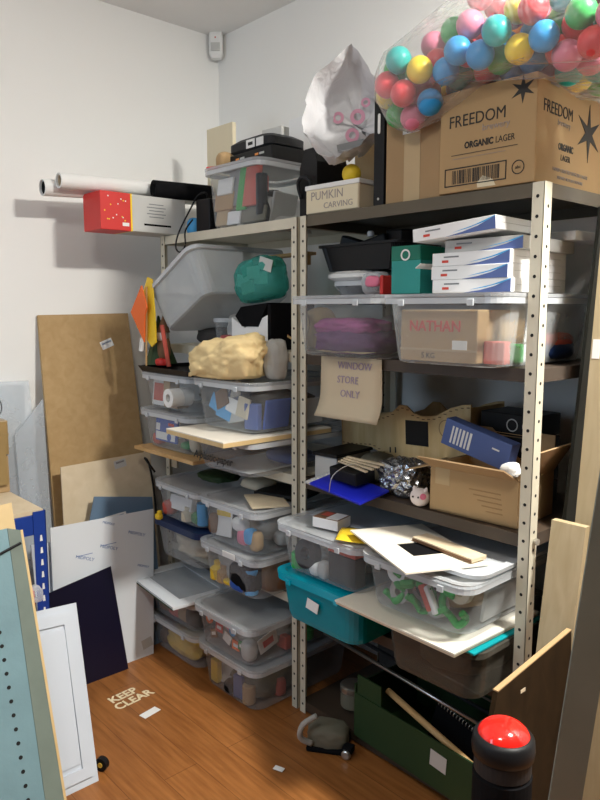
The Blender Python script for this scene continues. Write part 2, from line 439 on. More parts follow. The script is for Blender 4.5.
# LL1
o = put('LL1', 'box', 'printed_sheet_pack', 'white pack printed in red at the front of the bin under the black tray', 'packet', -.72, .03, 0, (.10, .01, .115), 'white_paper', (-6, 0, 0))
part('red_print', B(.075, .001, .075, (0, -.0058, .02)), 'red_soft', o)
put('LL1', 'box', 'card_strip', 'tall tan card box beside the red printed pack', 'box', -.22, .06, 0, (.05, .05, .115), 'cardboard')
put('LL1', 'box', 'card_strip', 'short brown card box in the bin under the black tray', 'box', .12, .06, 0, (.06, .06, .075), 'cardboard_dark')
put('LL1', 'roll', 'paper_roll', 'white paper roll end-on in the bin under the black tray', 'roll', .55, .07, .055, (.075, .075, .10), 'white_paper', (90, 0, 0))
put('LL1', 'sack', 'grey_bundle', 'grey bundle at the back of the bin under the black tray', 'cloth', .1, .6, 0, (.24, .22, .10), 'grey_cloth', seed=3)
# LL2
o = put('LL2', 'box', 'printed_packet', 'blue packet with a white panel at the front of the bin on the pine board', 'packet', -.3, .03, .02, (.17, .012, .095), 'blue', (-5, 0, 0))
part('white_panel', B(.15, .001, .032, (0, -.0068, .008)), 'white_paper', o)
part('white_mark', B(.03, .001, .03, (-.062, -.0068, .045), .0), 'white_paper', o)
part('red_mark', B(.045, .001, .012, (.04, -.0068, .07), .0), 'red', o)
part('blue_drop', lathe([(.0, 0), (.016, .0), (.016, .0012), (.0, .0012)], 14), 'blue', o, loc=(.03, -.0068, .022), rot=(R(90), 0, 0))
put('LL2', 'lump', 'green_lump', 'green bundle beside the blue printed packet', 'cloth', .35, .12, 0, (.07, .06, .03), 'green', seed=4)
put('LL2', 'sack', 'grey_sack', 'pale grey sack behind the blue printed packet', 'bag', -.1, .45, 0, (.26, .24, .12), 'grey_cloth', seed=6)
put('LL2', 'lump', 'pink_bundle', 'pinkish bundle left of the blue printed packet', 'cloth', -.82, .08, 0, (.06, .06, .05), 'red_soft', seed=7)
put('LL2', 'lump', 'cream_bundle', 'cream bundle right of the blue printed packet', 'cloth', .86, .1, 0, (.07, .07, .1), 'cream_stuff', seed=8)
# LL3 / LL4
put('LL3', 'sack', 'grey_sack', 'grey bag inside the bin with cables on its lid', 'bag', 0, .4, 0, (.26, .32, .10), 'grey_cloth', seed=9)
put('LL3', 'box', 'white_carton', 'white carton at the front of the bin with cables on its lid', 'box', -.2, .04, .03, (.15, .03, .06), 'white_card', (-14, 0, 4))
put('LL3', 'lump', 'green_pouch', 'dark green pouch inside the bin with cables on its lid', 'pouch', .62, .06, 0, (.07, .06, .05), 'green', seed=11)
put('LL4', 'sack', 'pale_sack', 'pale cream sack in the navy-lidded bin', 'bag', 0, .46, 0, (.29, .42, .125), 'cream_stuff', seed=12)
o = one('rubber_duck', lump(.035, .03, .025, 2, .1), 'yellow', 'small yellow toy on the rim of the navy-lidded bin', 'toy', (.47, -.688, .611), (0, 0, 0), None, True)
part('head', lump(.02, .02, .02, 3, .05), 'yellow', o, loc=(.006, 0, .02), smooth=True)
# LL5 / LL6
for k, (uu, m, s) in enumerate(((-.7, 'brown', 21), (-.15, 'red_soft', 22), (.4, 'cardboard_dark', 23), (.85, 'dark_cloth', 24))):
    put('LL5', 'lump', 'craft_bundle', ('dark brown', 'reddish', 'tan', 'charcoal')[k]+' bundle in the bin under the silver picture frame', 'cloth', uu*.85, .12, 0, (.10, .12, .085), m, seed=s)
put('LL5', 'sack', 'grey_sack', 'grey sack at the back of the bin under the silver picture frame', 'bag', 0, .62, 0, (.26, .24, .09), 'grey_cloth', seed=25)
put('LL6', 'sack', 'yellow_bundle', 'mustard yellow bundle in the bin on the floor by the wall panels', 'cloth', .1, .14, 0, (.25, .14, .11), 'yellow_soft', seed=26)
put('LL6', 'sack', 'grey_sack', 'dull sack behind the mustard yellow bundle', 'bag', 0, .6, 0, (.27, .28, .10), 'khaki', seed=27)
put('LL6', 'lump', 'brown_bundle', 'brown bundle left of the mustard yellow bundle', 'cloth', -.8, .10, 0, (.07, .08, .07), 'brown', seed=28)
# LR1 scraps
scr = [(-.62, .03, .03, .08, .06, 'sky_blue', 'sky blue', 20), (-.25, .03, .05, .08, .07, 'brown', 'dark brown', -25), (.1, .03, .03, .09, .055, 'white_paper', 'white', 14),
       (.15, .05, .09, .07, .06, 'grey_cloth', 'grey', -20), (.45, .03, .02, .07, .075, 'cream_stuff', 'cream', 9), (-.72, .03, .0, .09, .05, 'dark_cloth', 'charcoal', -8),
       (-.28, .03, .005, .09, .055, 'sky_blue', 'pale sky blue', 12), (.25, .03, -.002, .10, .045, 'grey_white', 'light grey', -12), (.02, .05, .075, .06, .05, 'navy_plastic', 'navy', 30)]
for (uu, v, w, a, b, m, nm, rz) in scr:
    put('LR1', 'box', 'craft_offcut', nm+' craft offcut at the front of the bin under the tan bag', 'offcut', uu, v+.01*random.random(), max(w, 0)+.02, (a, .008, b), m, (-8, rz, 0))
put('LR1', 'sack', 'cream_sack', 'cream padded sack in the bin under the tan paper bag', 'bag', .1, .56, 0, (.25, .26, .12), 'dark_cloth', seed=31)
put('LR1', 'box', 'blue_folder', 'blue folder along the side of the bin under the tan paper bag', 'folder', .93, .25, 0, (.008, .12, .11), 'blue', (0, 10, 0))
put('LR1', 'box', 'white_tray', 'white tray along the side of the bin under the tan paper bag', 'tray', .93, .6, 0, (.01, .14, .10), 'white_plastic', (0, 10, 0))
# LR2
cx, yf, z, bw, bd, bh = BIN['LR2']
LR2 = [o for o in bpy.data.objects if o.get('label', '').startswith('nearly empty')][0]
text('A-plastic-paper', .040, LR2, (-.05, -bd/2+.010, .048), (R(83), 0, 0), 'print_black', shear=.15, bold=.0008)
put('LR2', 'lump', 'blue_sheet_bundle', 'small blue bundle in the marker-lettered bin', 'cloth', .3, .6, 0, (.2, .16, .05), 'blue_print', seed=33)
put('LR2', 'sheet', 'grey_sheet', 'grey sheet on the bottom of the marker-lettered bin', 'sheet', 0, .4, 0, (.26, .36, .004), 'grey_white')
# LR3
o = put('LR3', 'box', 'sign_card', 'white card with a yellow edge inside the bin carrying the black folder', 'card', -.5, .03, .01, (.10, .006, .10), 'white_paper', (-8, -6, 0))
part('yellow_edge', B(.09, .001, .02, (0, -.0036, .078)), 'yellow', o)
put('LR3', 'lump', 'white_toy', 'white plastic toy in the bin with the black folder on it', 'toy', .15, .05, .055, (.075, .05, .05), 'white_plastic', seed=35)
put('LR3', 'lump', 'red_toy', 'red and pink toy in the bin with the black folder on it', 'toy', .35, .04, .01, (.06, .05, .055), 'pink', seed=36)
put('LR3', 'lump', 'teal_toy', 'pale green toy in the bin with the black folder on it', 'toy', .62, .04, .02, (.06, .05, .06), 'sky_blue', seed=37)
put('LR3', 'sack', 'grey_sack', 'grey sack in the bin with the black folder on it', 'bag', 0, .5, 0, (.27, .32, .12), 'grey_cloth', seed=38)
put('LR3', 'lump', 'brown_toy', 'brown bundle at the left end of the bin with the black folder on it', 'toy', -.92, .04, .01, (.045, .05, .08), 'brown', seed=39)
# LR4
put('LR4', 'lump', 'black_bundle', 'black bundle at the front of the bin with the white tag', 'cloth', .35, .06, .0, (.15, .09, .11), 'black_matte', seed=41)
put('LR4', 'lump', 'blue_bundle', 'bright blue bundle low in the bin with the white tag', 'cloth', .25, .02, .0, (.10, .05, .045), 'blue', seed=42)
put('LR4', 'sack', 'grey_sack', 'grey bag in the bin with the white tag', 'bag', -.35, .2, 0, (.18, .18, .12), 'grey_cloth', seed=43)
put('LR4', 'lump', 'yellow_block', 'small yellow block in the bin with the white tag', 'block', -.15, .01, .005, (.06, .03, .02), 'yellow', seed=44)
put('LR4', 'lump', 'brown_bundle', 'orange-brown bundle by the side of the bin with the white tag', 'cloth', .82, .3, 0, (.09, .2, .11), 'brown', seed=45)
one('white_tag', B(.075, .003, .022, (0, 0, 0), .001), 'white_paper', 'white tag stuck to the lid rim under the bin of toys', 'label', (1.0, -.712, .586), (0, 0, 0))
# LR5
st = [(-.75, .07, 'orange', 'orange round'), (-.35, .055, 'red', 'red'), (-.05, .03, 'white_paper', 'white'), (.25, .07, 'sky_blue', 'blue round'), (.35, .02, 'orange', 'small orange'), (.05, .085, 'pink', 'pink'), (-.55, .02, 'brown', 'brown'), (.6, .03, 'green', 'dark green')]
for k, (uu, w, m, nm) in enumerate(st):
    lab = nm+' sticker showing through the front of the badge bin'
    cx, yf, z, bw, bd, bh = BIN['LR5']
    p = (cx+uu*bw*.40, yf+.042, z+.01+w)
    if 'round' in nm:
        o = one('sticker', lathe([(.001, 0), (.022, 0), (.022, .003), (.001, .003)], 16), m, lab, 'sticker', (p[0], p[1], p[2]+.022), (R(84), 0, 0))
        part('centre', lathe([(.001, .0), (.011, 0), (.011, .0036), (.001, .0036)], 14), 'white_paper', o)
    else:
        o = one('sticker', B(.045, .003, .035), m, lab, 'sticker', p, (R(-6), R(20*((k % 3)-1)), 0))
        part('white_stripe', B(.028, .0008, .012, (0, -.0018, .011)), 'white_paper', o)
put('LR5', 'sack', 'grey_sack', 'grey bag behind the stickers in the badge bin', 'bag', 0, .35, 0, (.26, .3, .12), 'grey_cloth', seed=47)
o = put('LR5', 'box', 'sticker_sheet', 'white sticker sheet with red print on the side of the badge bin', 'sticker', .92, .22, .03, (.004, .09, .07), 'white_paper', (20, 8, 0))
part('red_print', B(.001, .05, .03, (.0025, 0, .02)), 'red', o)
# LR6
put('LR6', 'sack', 'grey_bag', 'dull khaki bag in the dusty bin on the floor', 'bag', .3, .3, 0, (.2, .28, .12), 'khaki', seed=48)
put('LR6', 'box', 'card_sheet', 'pale card leaning in the dusty bin on the floor', 'card', -.45, .05, .01, (.15, .005, .08), 'grey_white', (-30, -12, 0))
put('LR6', 'sack', 'grey_bag', 'grey bag at the left of the dusty bin on the floor', 'bag', -.4, .5, 0, (.15, .22, .1), 'grey_cloth', seed=49)
# RA
put('RA', 'sack', 'purple_cloth', 'dark purple folded cloth in the wide bin behind the paper notice', 'cloth', -.1, .25, 0, (.29, .26, .09), 'purple', seed=51)
put('RA', 'sack', 'pink_netting', 'pink netting lying over the purple cloth', 'cloth', -.15, .22, .06, (.27, .2, .06), 'magenta_cloth', seed=52)
put('RA', 'sheet', 'brown_wrapping', 'crumpled brown wrapping paper on the bottom of the purple cloth bin', 'paper', .1, .06, 0, (.2, .06, .01), 'brown_paper', seed=53)
put('RA', 'sack', 'grey_wrap', 'pale grey wrapping behind the purple cloth', 'cloth', .15, .7, 0, (.28, .2, .13), 'grey_cloth', seed=54)
# RB
o = put('RB', 'box', 'open_carton', 'brown carton with red hand lettering inside the clear bin', 'box', -.16, .285, 0, (.262, .24, .145), 'cardboard')
text('NATHAN', .042, o, (-.01, -.1212, .098), FRONT, 'marker_red', bold=.0008)
part('sticker', B(.048, .001, .026, (.075, -.1206, .035)), 'white_paper', o)
part('flap_edge', B(.262, .002, .006, (0, -.1212, .03)), 'tape_tan', o)
text('5 KG', .022, o, (-.03, -.1212, .016), FRONT, 'print_black')
o = put('RB', 'box', 'white_label_card', 'white address card inside the clear bin behind the tall post', 'card', .93, .45, .055, (.003, .09, .06), 'white_paper', (0, 6, 0))
part('grey_print', B(.001, .05, .02, (.002, 0, .02)), 'grey_plastic', o)
put('RB', 'lump', 'red_shoe_bundle', 'red cloth bundle inside the clear bin behind the tall post', 'cloth', .9, .72, .03, (.07, .17, .05), 'red_soft', seed=56)
put('RB', 'lump', 'navy_bundle', 'navy cloth bundle under the red cloth bundle', 'cloth', .8, .72, 0, (.11, .2, .06), 'navy_plastic', seed=57)
put('RB', 'box', 'white_carton', 'white carton beside the brown lettered carton', 'box', .74, .5, 0, (.06, .16, .05), 'white_card')
# RC
put('RC', 'roll', 'cable_coil', 'coil of dark cable in the bin on the teal bin', 'cable', -.45, .06, .06, (.10, .10, .03), 'dark_grey', (80, 0, 0))
put('RC', 'sack', 'clear_wrap', 'grey plastic wrap in the bin on the teal bin', 'bag', -.1, .45, 0, (.28, .3, .10), 'grey_cloth', seed=58)
put('RC', 'lump', 'white_plug', 'white plug block in the bin on the teal bin', 'plug', -.2, .03, 0, (.05, .04, .045), 'white_plastic', seed=59)
o = put('RC', 'box', 'grey_case', 'grey case with a red top edge in the bin on the teal bin', 'case', .55, .07, 0, (.12, .05, .10), 'dark_grey', (0, 0, 0))
part('red_edge', B(.12, .051, .014, (0, 0, .101)), 'red_soft', o)
# RD
put('RD', 'sack', 'dark_sack', 'dark sack inside the teal bin', 'bag', 0, .4, 0, (.28, .34, .12), 'dark_cloth', seed=60)
tealbin = [o for o in bpy.data.objects if o.get('label', '').startswith('teal bin')][0]
part('sticker', B(.055, .001, .034, (0, 0, 0)), 'white_paper', tealbin, loc=(-.01, -.2625, .075), rot=(R(-6), R(8), 0))
# RE
tr = [(-.62, .06, 'white'), (-.55, .0, 'grey'), (.05, .045, 'black'), (.78, .065, 'cream'), (.28, .0, 'silver')]
tm = {'white': 'white_paper', 'grey': 'grey_cloth', 'black': 'dark_grey', 'cream': 'cream_stuff', 'silver': 'steel'}
for uu, w, nm in tr:
    o = put('RE', 'roll', 'tape_roll', nm+' tape roll against the front of the bin on the pale plank', 'tape', uu, .11, w+.033, (.068, .068, .022), tm[nm], (82, 0, 0))
def cord(key, name, label, pts, r, m, dy=.015):
    cx, yf, z, bw, bd, bh = BIN[key]
    return one(name, tube([(cx+a*.9, yf+.045+dy*(i % 2)+dy, z+.016+b*.93) for i, (a, b) in enumerate(pts)], r, 8, smooth_n=5), m, label, 'cord', smooth=True)
cord('RE', 'coiled_rope', 'thick bright green cord coiled left in the tape-roll bin', [(-.15, .02), (-.13, .0), (-.10, .0), (-.075, .035), (-.10, .055), (-.055, .06), (-.03, .105), (-.07, .10), (-.1, .11), (-.13, .1), (-.15, .12)], .0105, 'green_bright')
cord('RE', 'coiled_rope', 'bright green cord looped low in the middle of the tape-roll bin', [(-.06, .03), (-.03, .01), (.0, .0), (.03, .01), (.045, .05), (.03, .085), (.05, .11)], .0105, 'green_bright')
cord('RE', 'coiled_rope', 'bright green cord curling right in the tape-roll bin', [(.09, .11), (.075, .08), (.08, .04), (.10, .01), (.14, .0), (.155, .02), (.15, .04)], .0105, 'green_bright')
for k, (uu, v, w, a) in enumerate(((-.78, .10, .09, 30), (-.3, .05, .075, -20), (-.1, .03, .03, 45), (.12, .04, .08, 10), (.6, .05, .03, -35), (.68, .06, .085, 15))):
    put('RE', 'box', 'green_clip', ('upper left', 'upper middle', 'lower middle', 'upper right of middle', 'lower right', 'upper right')[k]+' green plastic strip among the tape rolls', 'strip', uu*.85, v*.6, w, (.05, .012, .016), 'green_bright', (0, a, 0))
put('RE', 'box', 'red_white_tube', 'red and white carton strip standing in the tape-roll bin', 'box', .32, .02, .03, (.025, .02, .075), 'red_soft', (0, -28, 0))
put('RE', 'box', 'white_strip', 'white strip leaning in the tape-roll bin', 'strip', .42, .02, .025, (.018, .02, .08), 'white_card', (0, -28, 0))
put('RE', 'sack', 'brown_filling', 'tan packing bundle behind the tape rolls', 'packing', 0, .5, 0, (.28, .3, .115), 'cardboard_dark', seed=62)
put('RE', 'box', 'clear_case', 'grey case along the side of the tape-roll bin', 'case', .92, .5, 0, (.012, .26, .09), 'grey_white', (0, 8, 0))
# RF
put('RF', 'sack', 'dark_sack', 'dark brown sack in the smoky grey bin', 'bag', 0, .45, 0, (.24, .36, .12), 'khaki', seed=64)
# TB
tbp = [(-.62, .03, .12, .08, .055, 'white_paper', 'white'), (-.68, .03, .06, .10, .06, 'cardboard', 'tan'), (-.75, .03, .0, .07, .06, 'tape_tan', 'pale tan'), (-.25, .03, .0, .07, .045, 'white_card', 'small white'),
       (.1, .03, .05, .05, .14, 'green_bright', 'green'), (.48, .03, .06, .075, .13, 'red_soft', 'red'), (-.2, .05, .07, .09, .12, 'grey_plastic', 'grey'), (.2, .05, .0, .2, .05, 'khaki', 'drab'), ]
for (uu, v, w, a, b, m, nm) in tbp:
    a, b = a*1.22, b*1.18
    put('TB', 'box', 'craft_packet', nm+' packet at the front of the tub on top of the shelf', 'packet', uu, v+.02, w+.005, (a, .012, b), m, (-9, 0, 0))
put('TB', 'cyl', 'spool', 'black spool by the corner of the tub on top of the shelf', 'spool', .82, .1, .03, (.045, .045, .15), 'black_plastic')
put('TB', 'cyl', 'spool', 'red spool by the corner of the tub on top of the shelf', 'spool', .62, .18, .12, (.05, .05, .06), 'red')
put('TB', 'sheet', 'white_blue_sheet', 'pale plastic sheet along the side of the tub on top of the shelf', 'sheet', .72, .5, .03, (.14, .2, .02), 'white_plastic', (0, 72, 0))
put('TB', 'box', 'grey_card', 'grey card along the side of the tub on top of the shelf', 'card', .80, .4, .0, (.01, .15, .12), 'grey_white', (0, 12, 12))
put('TB', 'sack', 'grey_bundle', 'grey bundle behind the packets in the tub on top of the shelf', 'cloth', -.2, .6, 0, (.25, .2, .15), 'dark_cloth', seed=65)

# smaller odds and ends packed along the front and the side of the bins
ODDS = [('grey_white', 'pale grey'), ('cardboard', 'tan'), ('red_soft', 'dull red'), ('blue_print', 'slate blue'), ('black_matte', 'black'), ('white_paper', 'white'), ('cream_stuff', 'cream'), ('green_bright', 'green'), ('brown', 'brown'), ('yellow', 'yellow'), ('sky_blue', 'sky blue'), ('dark_cloth', 'charcoal')]
SHAPES = ['box', 'lump', 'cyl', 'box', 'bottle', 'lump']
SAID = {'box': ('packet', 'box'), 'lump': ('wad', 'cloth'), 'cyl': ('canister', 'tin'), 'bottle': ('bottle', 'bottle')}
ro_ = random.Random(21)
for key, phrase, spots in (
        ('LL3', 'in the bin on the navy-lidded bin', [(-.9, .03), (.2, .03), (.95, .06)]),
        ('LR1', 'along the side of the bin under the tan bag', [(.85, .08), (.9, .45), (.9, .8)]),
        ('LR3', 'by the side of the bin carrying the black folder', [(.9, .05), (.95, .3), (.95, .6)]),
        ('LR4', 'in the bin with the white tag', [(-.9, .04), (-.55, .03), (.75, .04)]),
        ('LR5', 'by the side of the badge bin', [(.95, .4), (.95, .65), (.85, .06)]),
        ('LR6', 'in the dusty bin on the floor', [(-.9, .04), (-.1, .03), (.3, .03), (.7, .04), (.95, .3)]),
        ('RC', 'in the bin on the teal bin', [(-.9, .04), (.05, .03)]),
        ('RB', 'at the side of the bin with the lettered carton', [(.98, .12), (.98, .3)])):
    cols = ro_.sample(ODDS, len(spots))
    for (uu, v), (m, nm) in zip(spots, cols):
        k = ro_.choice(SHAPES); h = ro_.uniform(.05, .095); w_ = ro_.uniform(.045, .065)
        put(key, k, SAID[k][0], nm+' '+SAID[k][0]+' '+phrase, SAID[k][1], uu*.86, v, 0, (w_, w_*(.5 if k == 'box' else .9), h), m, (0, 0, ro_.uniform(-20, 20)), seed=ro_.randrange(99))
# ------------------------------------------------------------------ on top of the corner bay
t = thing('carton', 'red and grey printed carton overhanging the end of the top shelf', 'box', (.30, -.66, 1.823), (0, 0, 0))
part('carton_body', B(.15, .40, .150, bev=.003), 'grey_white', t)
part('red_panel', B(.152, .135, .152, (0, -.1335, -.001), .003), 'red', t)
part('yellow_stripe', B(.152, .008, .1515, (0, -.063, -.0005)), 'yellow', t)
rnd = random.Random(4)
for k in range(14):
    part('confetti_dot', lathe([(.001, 0), (.003, 0), (.003, .0006), (.001, .0006)], 10), ('yellow', 'white_paper')[k % 2], t, loc=(.0762, -.19+.11*rnd.random(), .03+.11*rnd.random()), rot=(0, R(90), 0))
part('badge', B(.0008, .03, .014, (.0763, -.09, .018)), 'white_paper', t)
for k in range(5): part('print_line', B(.0006, .07+.02*(k % 2), .004, (.0753, .055, .115-.013*k)), 'grey_plastic', t)
part('dark_print', B(.0006, .13, .008, (.0753, .06, .028)), 'black_matte', t)
# rolls lying over the end of the shelf
def roll(name, label, a, b, ro, ri, m, cat='roll', inner='hole_black'):
    a = Vector(a); b = Vector(b); L = (b-a).length
    t = one(name, ring(ro, ri, L, 26), m, label, cat, a, (b-a).to_track_quat('Z', 'Y').to_euler())
    part('core', ring(ri, ri*.92, L*.98, 20), inner, t, loc=(0, 0, L*.01))
    return t
roll('paper_roll', 'longer white paper roll jutting past the red carton', (.212, -1.025, 1.985), (.212, -.12, 2.03), .033, .028, 'white_paper', inner='dark_grey')
roll('paper_roll', 'shorter white paper roll lying in front of the longer roll', (.277, -.985, 2.008), (.277, -.16, 2.04), .03, .024, 'white_paper', inner='kraft_paper')
roll('black_sleeve', 'black rolled sleeve on top of the red and grey carton', (.345, -.60, 2.011), (.385, -.335, 2.013), .036, .026, 'black_matte')
t = thing('power_adapter', 'black power adapter with looped cable beside the big clear tub', 'adapter', (.545, -.46, 1.822), (0, 0, R(8)))
part('case', B(.085, .06, .135, bev=.006), 'black_plastic', t)
part('cable', tube([(0, 0, .135), (.01, -.02, .16), (-.03, -.03, .15), (-.05, -.05, .10), (-.07, -.10, .0), (-.075, -.115, -.06), (-.05, -.115, -.085), (-.02, -.112, -.06), (-.025, -.105, .0), (-.03, -.06, .05)], .0035, 8, smooth_n=5), 'black_plastic', t, smooth=True)
one('blue_bag', lump(.07, .08, .075, 3, .3), 'sky_blue', 'blue crumpled bag between the red carton and the power adapter', 'bag', (.43, -.44, 1.822), smooth=True)
# on the tub
ztub = 2.058
t = thing('black_box', 'flat black case with small orange lights on the big clear tub', 'box', (.80, -.34, ztub), (0, 0, R(-3)))
part('case', B(.33, .22, .055, bev=.004), 'black_plastic', t)
for k, x in enumerate((-.06, .07)):
    part('light_row', B(.022, .001, .008, (x, -.1105, .03)), 'led_orange', t); part('print', B(.03, .001, .008, (x+.033, -.1105, .03)), 'grey_white', t)
t = thing('router', 'black bulging electronic unit with white stickers, topmost on the big clear tub', 'electronics', (.80, -.35, ztub+.056), (0, 0, R(-2)))
part('case', loft([[(x, y, z) for x, y in rr(w, d, .04)] for w, d, z in ((.25, .17, 0), (.28, .19, .012), (.28, .19, .04), (.22, .15, .056))]), 'dark_grey', t)
part('sticker', B(.055, .001, .032, (.02, -.0955, .01)), 'white_paper', t); part('sticker', B(.045, .001, .03, (.08, -.0955, .01)), 'white_paper', t)
part('logo', B(.03, .002, .012, (.02, -.0955, .02)), 'black_plastic', t)
one('tan_offcut', lump(.06, .07, .075, 5, .25), 'cardboard', 'tan scrap beside the black case on the big clear tub', 'offcut', (.655, -.45, ztub), smooth=False)
one('red_clip', B(.05, .02, .012, (0, 0, 0), .003), 'red', 'small red clip at the edge of the big clear tub', 'clip', (.645, -.505, ztub), (0, 0, R(20)))
one('cream_board', B(.19, .02, .475, (0, 0, 0), .002), 'cream_paper', 'cream upright board left behind the big clear tub', 'board', (.44, -.31, 1.822), (0, 0, 0))
one('grey_box', B(.12, .08, .20, (0, 0, 0), .003), 'grey_white', 'grey box standing behind the black unit on the big clear tub', 'box', (.685, -.19, ztub), (0, 0, R(4)))
one('white_box', B(.15, .07, .215, (0, 0, 0), .003), 'white_card', 'white box standing behind the black unit on the big clear tub', 'box', (.86, -.185, ztub), (0, 0, R(0)))
t = thing('black_case', 'tall black plastic case with a curved front, left of the lettered white box', 'case', (1.135, -.36, 1.822), (0, 0, R(-5)))
part('case_body', prism([(-.05, 0), (.05, 0), (.05, .20), (.035, .25), (-.02, .25), (-.05, .19)], .14, 'y', off=-.07), 'black_plastic', t)
part('handle', tube([(-.035, -.075, .08), (-.035, -.09, .13), (0, -.095, .15), (.035, -.09, .13), (.035, -.075, .08)], .007, 8, smooth_n=4), 'dark_grey', t, smooth=True)
# ------------------------------------------------------------------ on top of the other bay
t = thing('storage_box', 'white lidded box hand lettered PUMKIN CARVING on the top shelf', 'box', (1.335, -.435, 1.823), (0, 0, R(3)))
part('box_body', B(.235, .17, .082, bev=.003), 'kraft_paper', t)
part('lid', B(.242, .178, .016, (0, 0, .079), .003), 'white_plastic', t)
part('label_card', B(.228, .002, .075, (0, -.0865, .003)), 'cream_paper', t)
text('PUMKIN', .040, t, (-.02, -.0878, .056), FRONT, 'ink_grey', sx=1.0)
text('CARVING', .027, t, (.03, -.0878, .022), FRONT, 'ink_grey', sx=1.1)
item('ball', 'yellow_ball', 'yellow ball on the lettered white box', 'ball', (1.362, -.45, 1.918), (.064,)*3, 'yellow')
t = thing('cardboard_box', 'brown cardboard box behind the white carrier bag', 'box', (1.355, -.16, 1.823), (0, 0, 0))
part('carton_body', B(.30, .22, .31, bev=.003), 'cardboard', t)
text('CH', .025, t, (.11, -.1105, .175), FRONT, 'print_black')
# black slotted panel
t = thing('black_slotted_board', 'tall narrow black slotted panel between the carrier bag and a brown box', 'panel', (1.535, -.33, 1.823), (0, 0, 0))
bm = B(.042, .36, .375, bev=.002)
part('panel_board', bm, 'black_plastic', t)
for z in (.245,): part('slot', loft([[(x, -.1812, z+y) for x, y in rr(.010, .06, .005)], [(x, -.1800, z+y) for x, y in rr(.010, .06, .005)]]), 'white_paper', t, label='pale oblong slot')
part('rivet', lathe([(.001, 0), (.004, 0), (.004, .0015), (.001, .0015)], 10), 'steel', t, loc=(0, -.18, .35), rot=(R(90), 0, 0))
part('rivet', lathe([(.001, 0), (.004, 0), (.004, .0015), (.001, .0015)], 10), 'steel', t, loc=(0, -.18, .02), rot=(R(90), 0, 0))
part('top_bar', B(.11, .03, .05, (.06, -.10, .325), .003), 'black_plastic', t)
# white carrier bag held open
def carrier():
    n = 60; loops = []
    # mouth outline in (x,z) seen from the front, opening towards the room
    mouth = [(.002, .193), (-.064, .157), (-.134, .106), (-.148, .032), (-.165, -.04), (-.133, -.091), (-.089, -.133), (-.047, -.136), (-.011, -.113), (.038, -.102), (.068, -.067), (.116, -.054), (.117, .02), (.123, .091), (.069, .113)]
    pts = []
    for i in range(n):
        t = i/n*len(mouth); a = int(t); f = t-a
        p0, p1, p2, p3 = (Vector((mouth[(a+k) % len(mouth)][0]*.90, mouth[(a+k) % len(mouth)][1])) for k in (-1, 0, 1, 2))
        pts.append(.5*((2*p1)+(p2-p0)*f+(2*p0-5*p1+4*p2-p3)*f*f+(3*p1-p0-3*p2+p3)*f**3))
    c = Vector((-.007, .02))
    def lay(s, y, tw, k):
        o = []
        for i, p in enumerate(pts):
            q = c+(p-c)*s
            d = .016*noise.noise(Vector((i*.42, y*14, 3)))+.007*noise.noise(Vector((i*1.3, y*30, 9)))
            o.append((q.x+d+tw*.03, y+.10*(p.x-c.x)+d, q.y+d*1.3+(-.02*tw)))
        return o
    for k, (s, y, tw) in enumerate(((1.0, -.10, 0), (.985, -.08, .05), (.95, -.03, .1), (.90, .02, .15), (.84, .07, .2), (.76, .105, .25), (.6, .12, .3), (.3, .125, .35), (.1, .125, .4))): loops.append(lay(s, y, tw, k))
    return loft(loops, False, True)
t = thing('carrier_bag', 'white plastic carrier bag gaping open above the yellow ball', 'bag', (1.375, -.455, 2.115), (0, 0, R(36)))
part('bag_body', carrier(), 'bag_white', t, smooth=True)
for k, (x, z, s) in enumerate(((-.02, -.02, .06), (.0, .04, .065), (-.075, .04, .05), (.03, .085, .04))):
    part('pink_print', ring(s*.40, s*.20, .001, 18), 'pale_pink', t, loc=(x*.9, .100, z), rot=(R(90), 0, 0))
part('grey_print', B(.095, .002, .022, (0, 0, 0)), 'grey_plastic', t, loc=(-.02, .092, -.065), rot=(0, R(-10), 0))
# brown box
t = thing('cardboard_box', 'brown taped cardboard box with a white label under the drooping ball bag', 'box', (1.666, -.345, 1.823), (0, 0, 0))
part('carton_body', B(.203, .33, .265, bev=.003), 'cardboard_dark', t)
part('tape', B(.06, .001, .262, (.0, -.1655, .001)), 'tape_tan', t)
part('label', B(.062, .001, .042, (-.005, -.1662, .195)), 'white_paper', t)
for k in range(3): part('label_print', B(.044-.008*k, .0006, .006, (-.005, -.1670, .222-.012*k)), 'print_black', t)
# lager box
def star(ro, ri, n=7, a0=90):
    return [((ro if i % 2 == 0 else ri)*math.cos(R(a0)+math.pi*i/n), (ro if i % 2 == 0 else ri)*math.sin(R(a0)+math.pi*i/n)) for i in range(2*n)]
t = thing('cardboard_box', 'large printed brown lager carton at the end of the top shelf', 'box', (1.925, -.335, 1.823), (0, 0, R(2)))
bx_, by_, bz_ = .288, .40, .268
part('carton_body', B(bx_, by_, bz_, bev=.003), 'cardboard', t)
fy = -by_/2-.0008
text('FREEDOM', .044, t, (-.028, fy, .186), FRONT, 'print_black', sx=.90)
text('brewery', .024, t, (.03, fy, .158), FRONT, 'ink_grey')
text('ORGANIC', .0235, t, (-.02, fy, .120), FRONT, 'print_black', sx=.82, bold=.0009)
text('LAGER', .0235, t, (.058, fy, .120), FRONT, 'print_black', sx=.8)
part('rule', B(.20, .0006, .0015, (-.005, fy, .098)), 'print_black', t)
part('rule', B(.16, .0006, .001, (-.02, fy, .088)), 'ink_grey', t)
bm = bmesh.new()
for (x, z, w, h) in ((-.03, .062, .19, .003), (-.03, .016, .19, .003), (-.1235, .016, .003, .049), (.0635, .016, .003, .049)): B(w, .0006, h, (x, fy, z), bm=bm)
rnd = random.Random(3); x = -.10
while x < .045:
    w = rnd.choice((.0015, .002, .0035)); B(w, .0006, .036, (x, fy, .022), bm=bm); x += w+rnd.choice((.0015, .002, .004))
part('barcode', bm, 'print_black', t)
